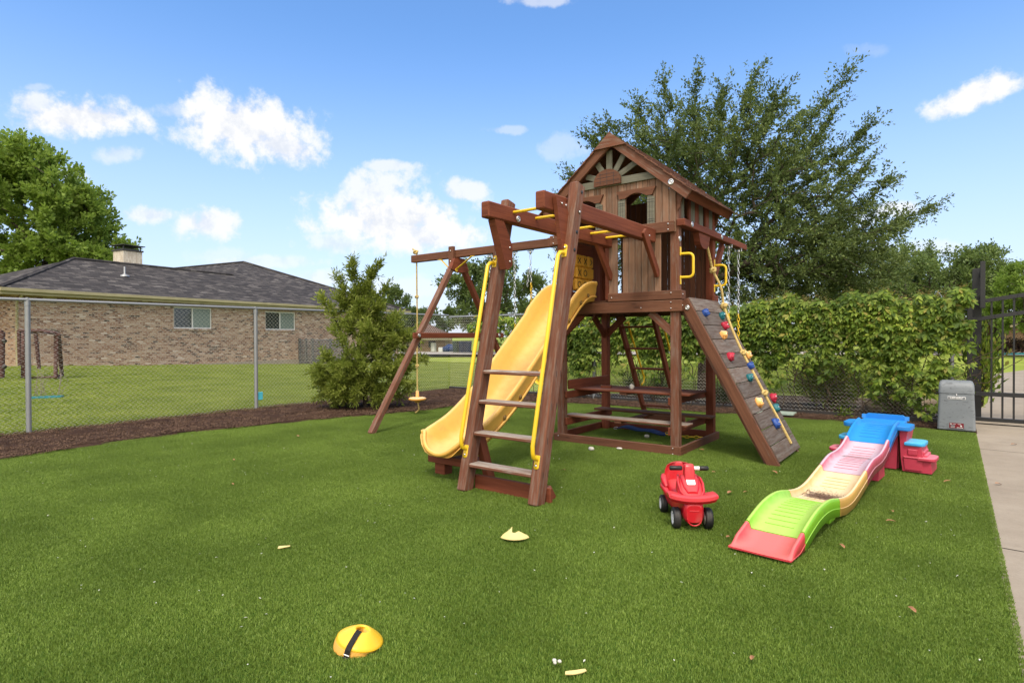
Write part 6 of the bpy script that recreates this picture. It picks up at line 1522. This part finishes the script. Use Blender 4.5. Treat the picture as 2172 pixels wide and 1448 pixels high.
MB().box(.3, 1.0, -.03, .02, .1, 1.7, .004).build('door', DARKST, h3, False); 
h4 = thing('carport', 'pale carport with light fascia beside the tan brick house beyond the gate', 'carport', along(2088,716,46), None, 0); h4.location.z = 0
cc = Vector(h4.location); m = MB(); m.box(cc.x-1.2, cc.x+1.1, cc.y, cc.y+4, 1.9, 2.25); m.build('roof', TRIM, h4)
for dx in (-1.0,-.4,.2,.8): MB().box(cc.x+dx, cc.x+dx+.08, cc.y+.3, cc.y+.4, 0, 1.9).build('post', SOFFIT, h4)
MB().box(cc.x-1.1, cc.x+1.0, cc.y+3.6, cc.y+3.8, 0, 1.9).build('wall', TANW, h4)
def wheelie(name, label, px, D, mat, w_, h):
    c = along(px, 716, D); root = thing(name, label, 'bin', (c.x,c.y,-.05), 'bins across the road'); m = MB(); rings = []
    for z, s_ in ((0,.80),(h*.5,.9),(h*.9,1.0)): rings.append([Vector((x*s_,y*s_,z)) for x, y in rounded(-w_/2,w_/2,-w_/2,w_/2,.06,3)])
    m.sweep(rings, True, True, False); m.build('body', mat, root, False); m = MB(); slab(m, rounded(-w_*.55,w_*.55,-w_*.55,w_*.55,.05,3), h*.9+.003, h, .02); m.build('lid', mat, root, False)
    m = MB()
    for sx in (-.3,.3): m.tube([(sx*w_-.03,w_*.45,.1),(sx*w_+.03,w_*.45,.1)], .1, 10)
    m.build('wheel', PTYRE, root, False)
for px, mt, lab in ((968,BING,'dark green wheeled bin at the left of the kerbside row'),(980,BINB,'dark blue wheeled bin next to the green one'),(992,BINB,'dark blue wheeled bin at the right of the kerbside row')): wheelie('wheeled_bin', lab, px, 46, mt, .50, .98)
tb = thing('toy_heap', 'small heap of pale boxes and a blue tarp by the tan house across the road', 'heap', along(942,728,49)); tb.location.z = -.1
c = Vector(tb.location); MB().sphere(c+Vector((.5,.2,.3)), (.7,.5,.42), 12, 8, 0, .1, 4).build('blue_tarp', TARP, tb); MB().box(c.x-1.6,c.x-1.2,c.y,c.y+.3,0,.75,.02).box(c.x-.7,c.x-.2,c.y,c.y+.4,-.1,.35,.02).build('pale_box', PWHT, tb)
for k, px in enumerate((2078,2096,2114,2132,2150,2168)):
    c = along(px, 716, 37.5); lab = ['leftmost dark red shrub in the bed beyond the gate','second dark red shrub from the left in the bed beyond the gate','third dark red shrub from the left in the bed beyond the gate','fourth dark red shrub from the left in the bed beyond the gate','fifth dark red shrub from the left in the bed beyond the gate','rightmost dark red shrub in the bed beyond the gate'][k]
    clump('red_shrub', lab, (c.x,c.y,-.02), .55, random.uniform(.8,1.05), 620, .16, .07, L_RED, 0, 'dark red shrubs beyond the gate')
c0, c1 = along(2070,716,35.5), along(2300,716,35.5); m = MB(); m.board((c0.x,c0.y,.03),(c1.x,c1.y,.03),.12,.20); o = m.build('bed_edging', TEAL); recentre(o); tag(o, 'long turquoise edging along the shrub bed beyond the gate', 'edging')
# white board fence glimpsed behind the road
a, b = along(1560,716,60), along(1835,716,66); bf = thing('board_fence', 'long pale board fence across the road glimpsed under the vine', 'fence', (a.x,a.y,-.1)); m = MB(); d = (b-a); nB = 70
for k in range(nB): p = a+d*(k/nB); m.board((p.x,p.y,-.1),(p.x,p.y,1.35),.22,.02,tuple(Vector((-d.y,d.x,0)).normalized()))
m.build('board', LATT, bf)
for k in range(9): p = a+d*(k/8.); MB().board((p.x,p.y,-.1),(p.x,p.y,1.45),.1,.1,tuple(Vector((-d.y,d.x,0)).normalized())).build('post', LATT, bf)
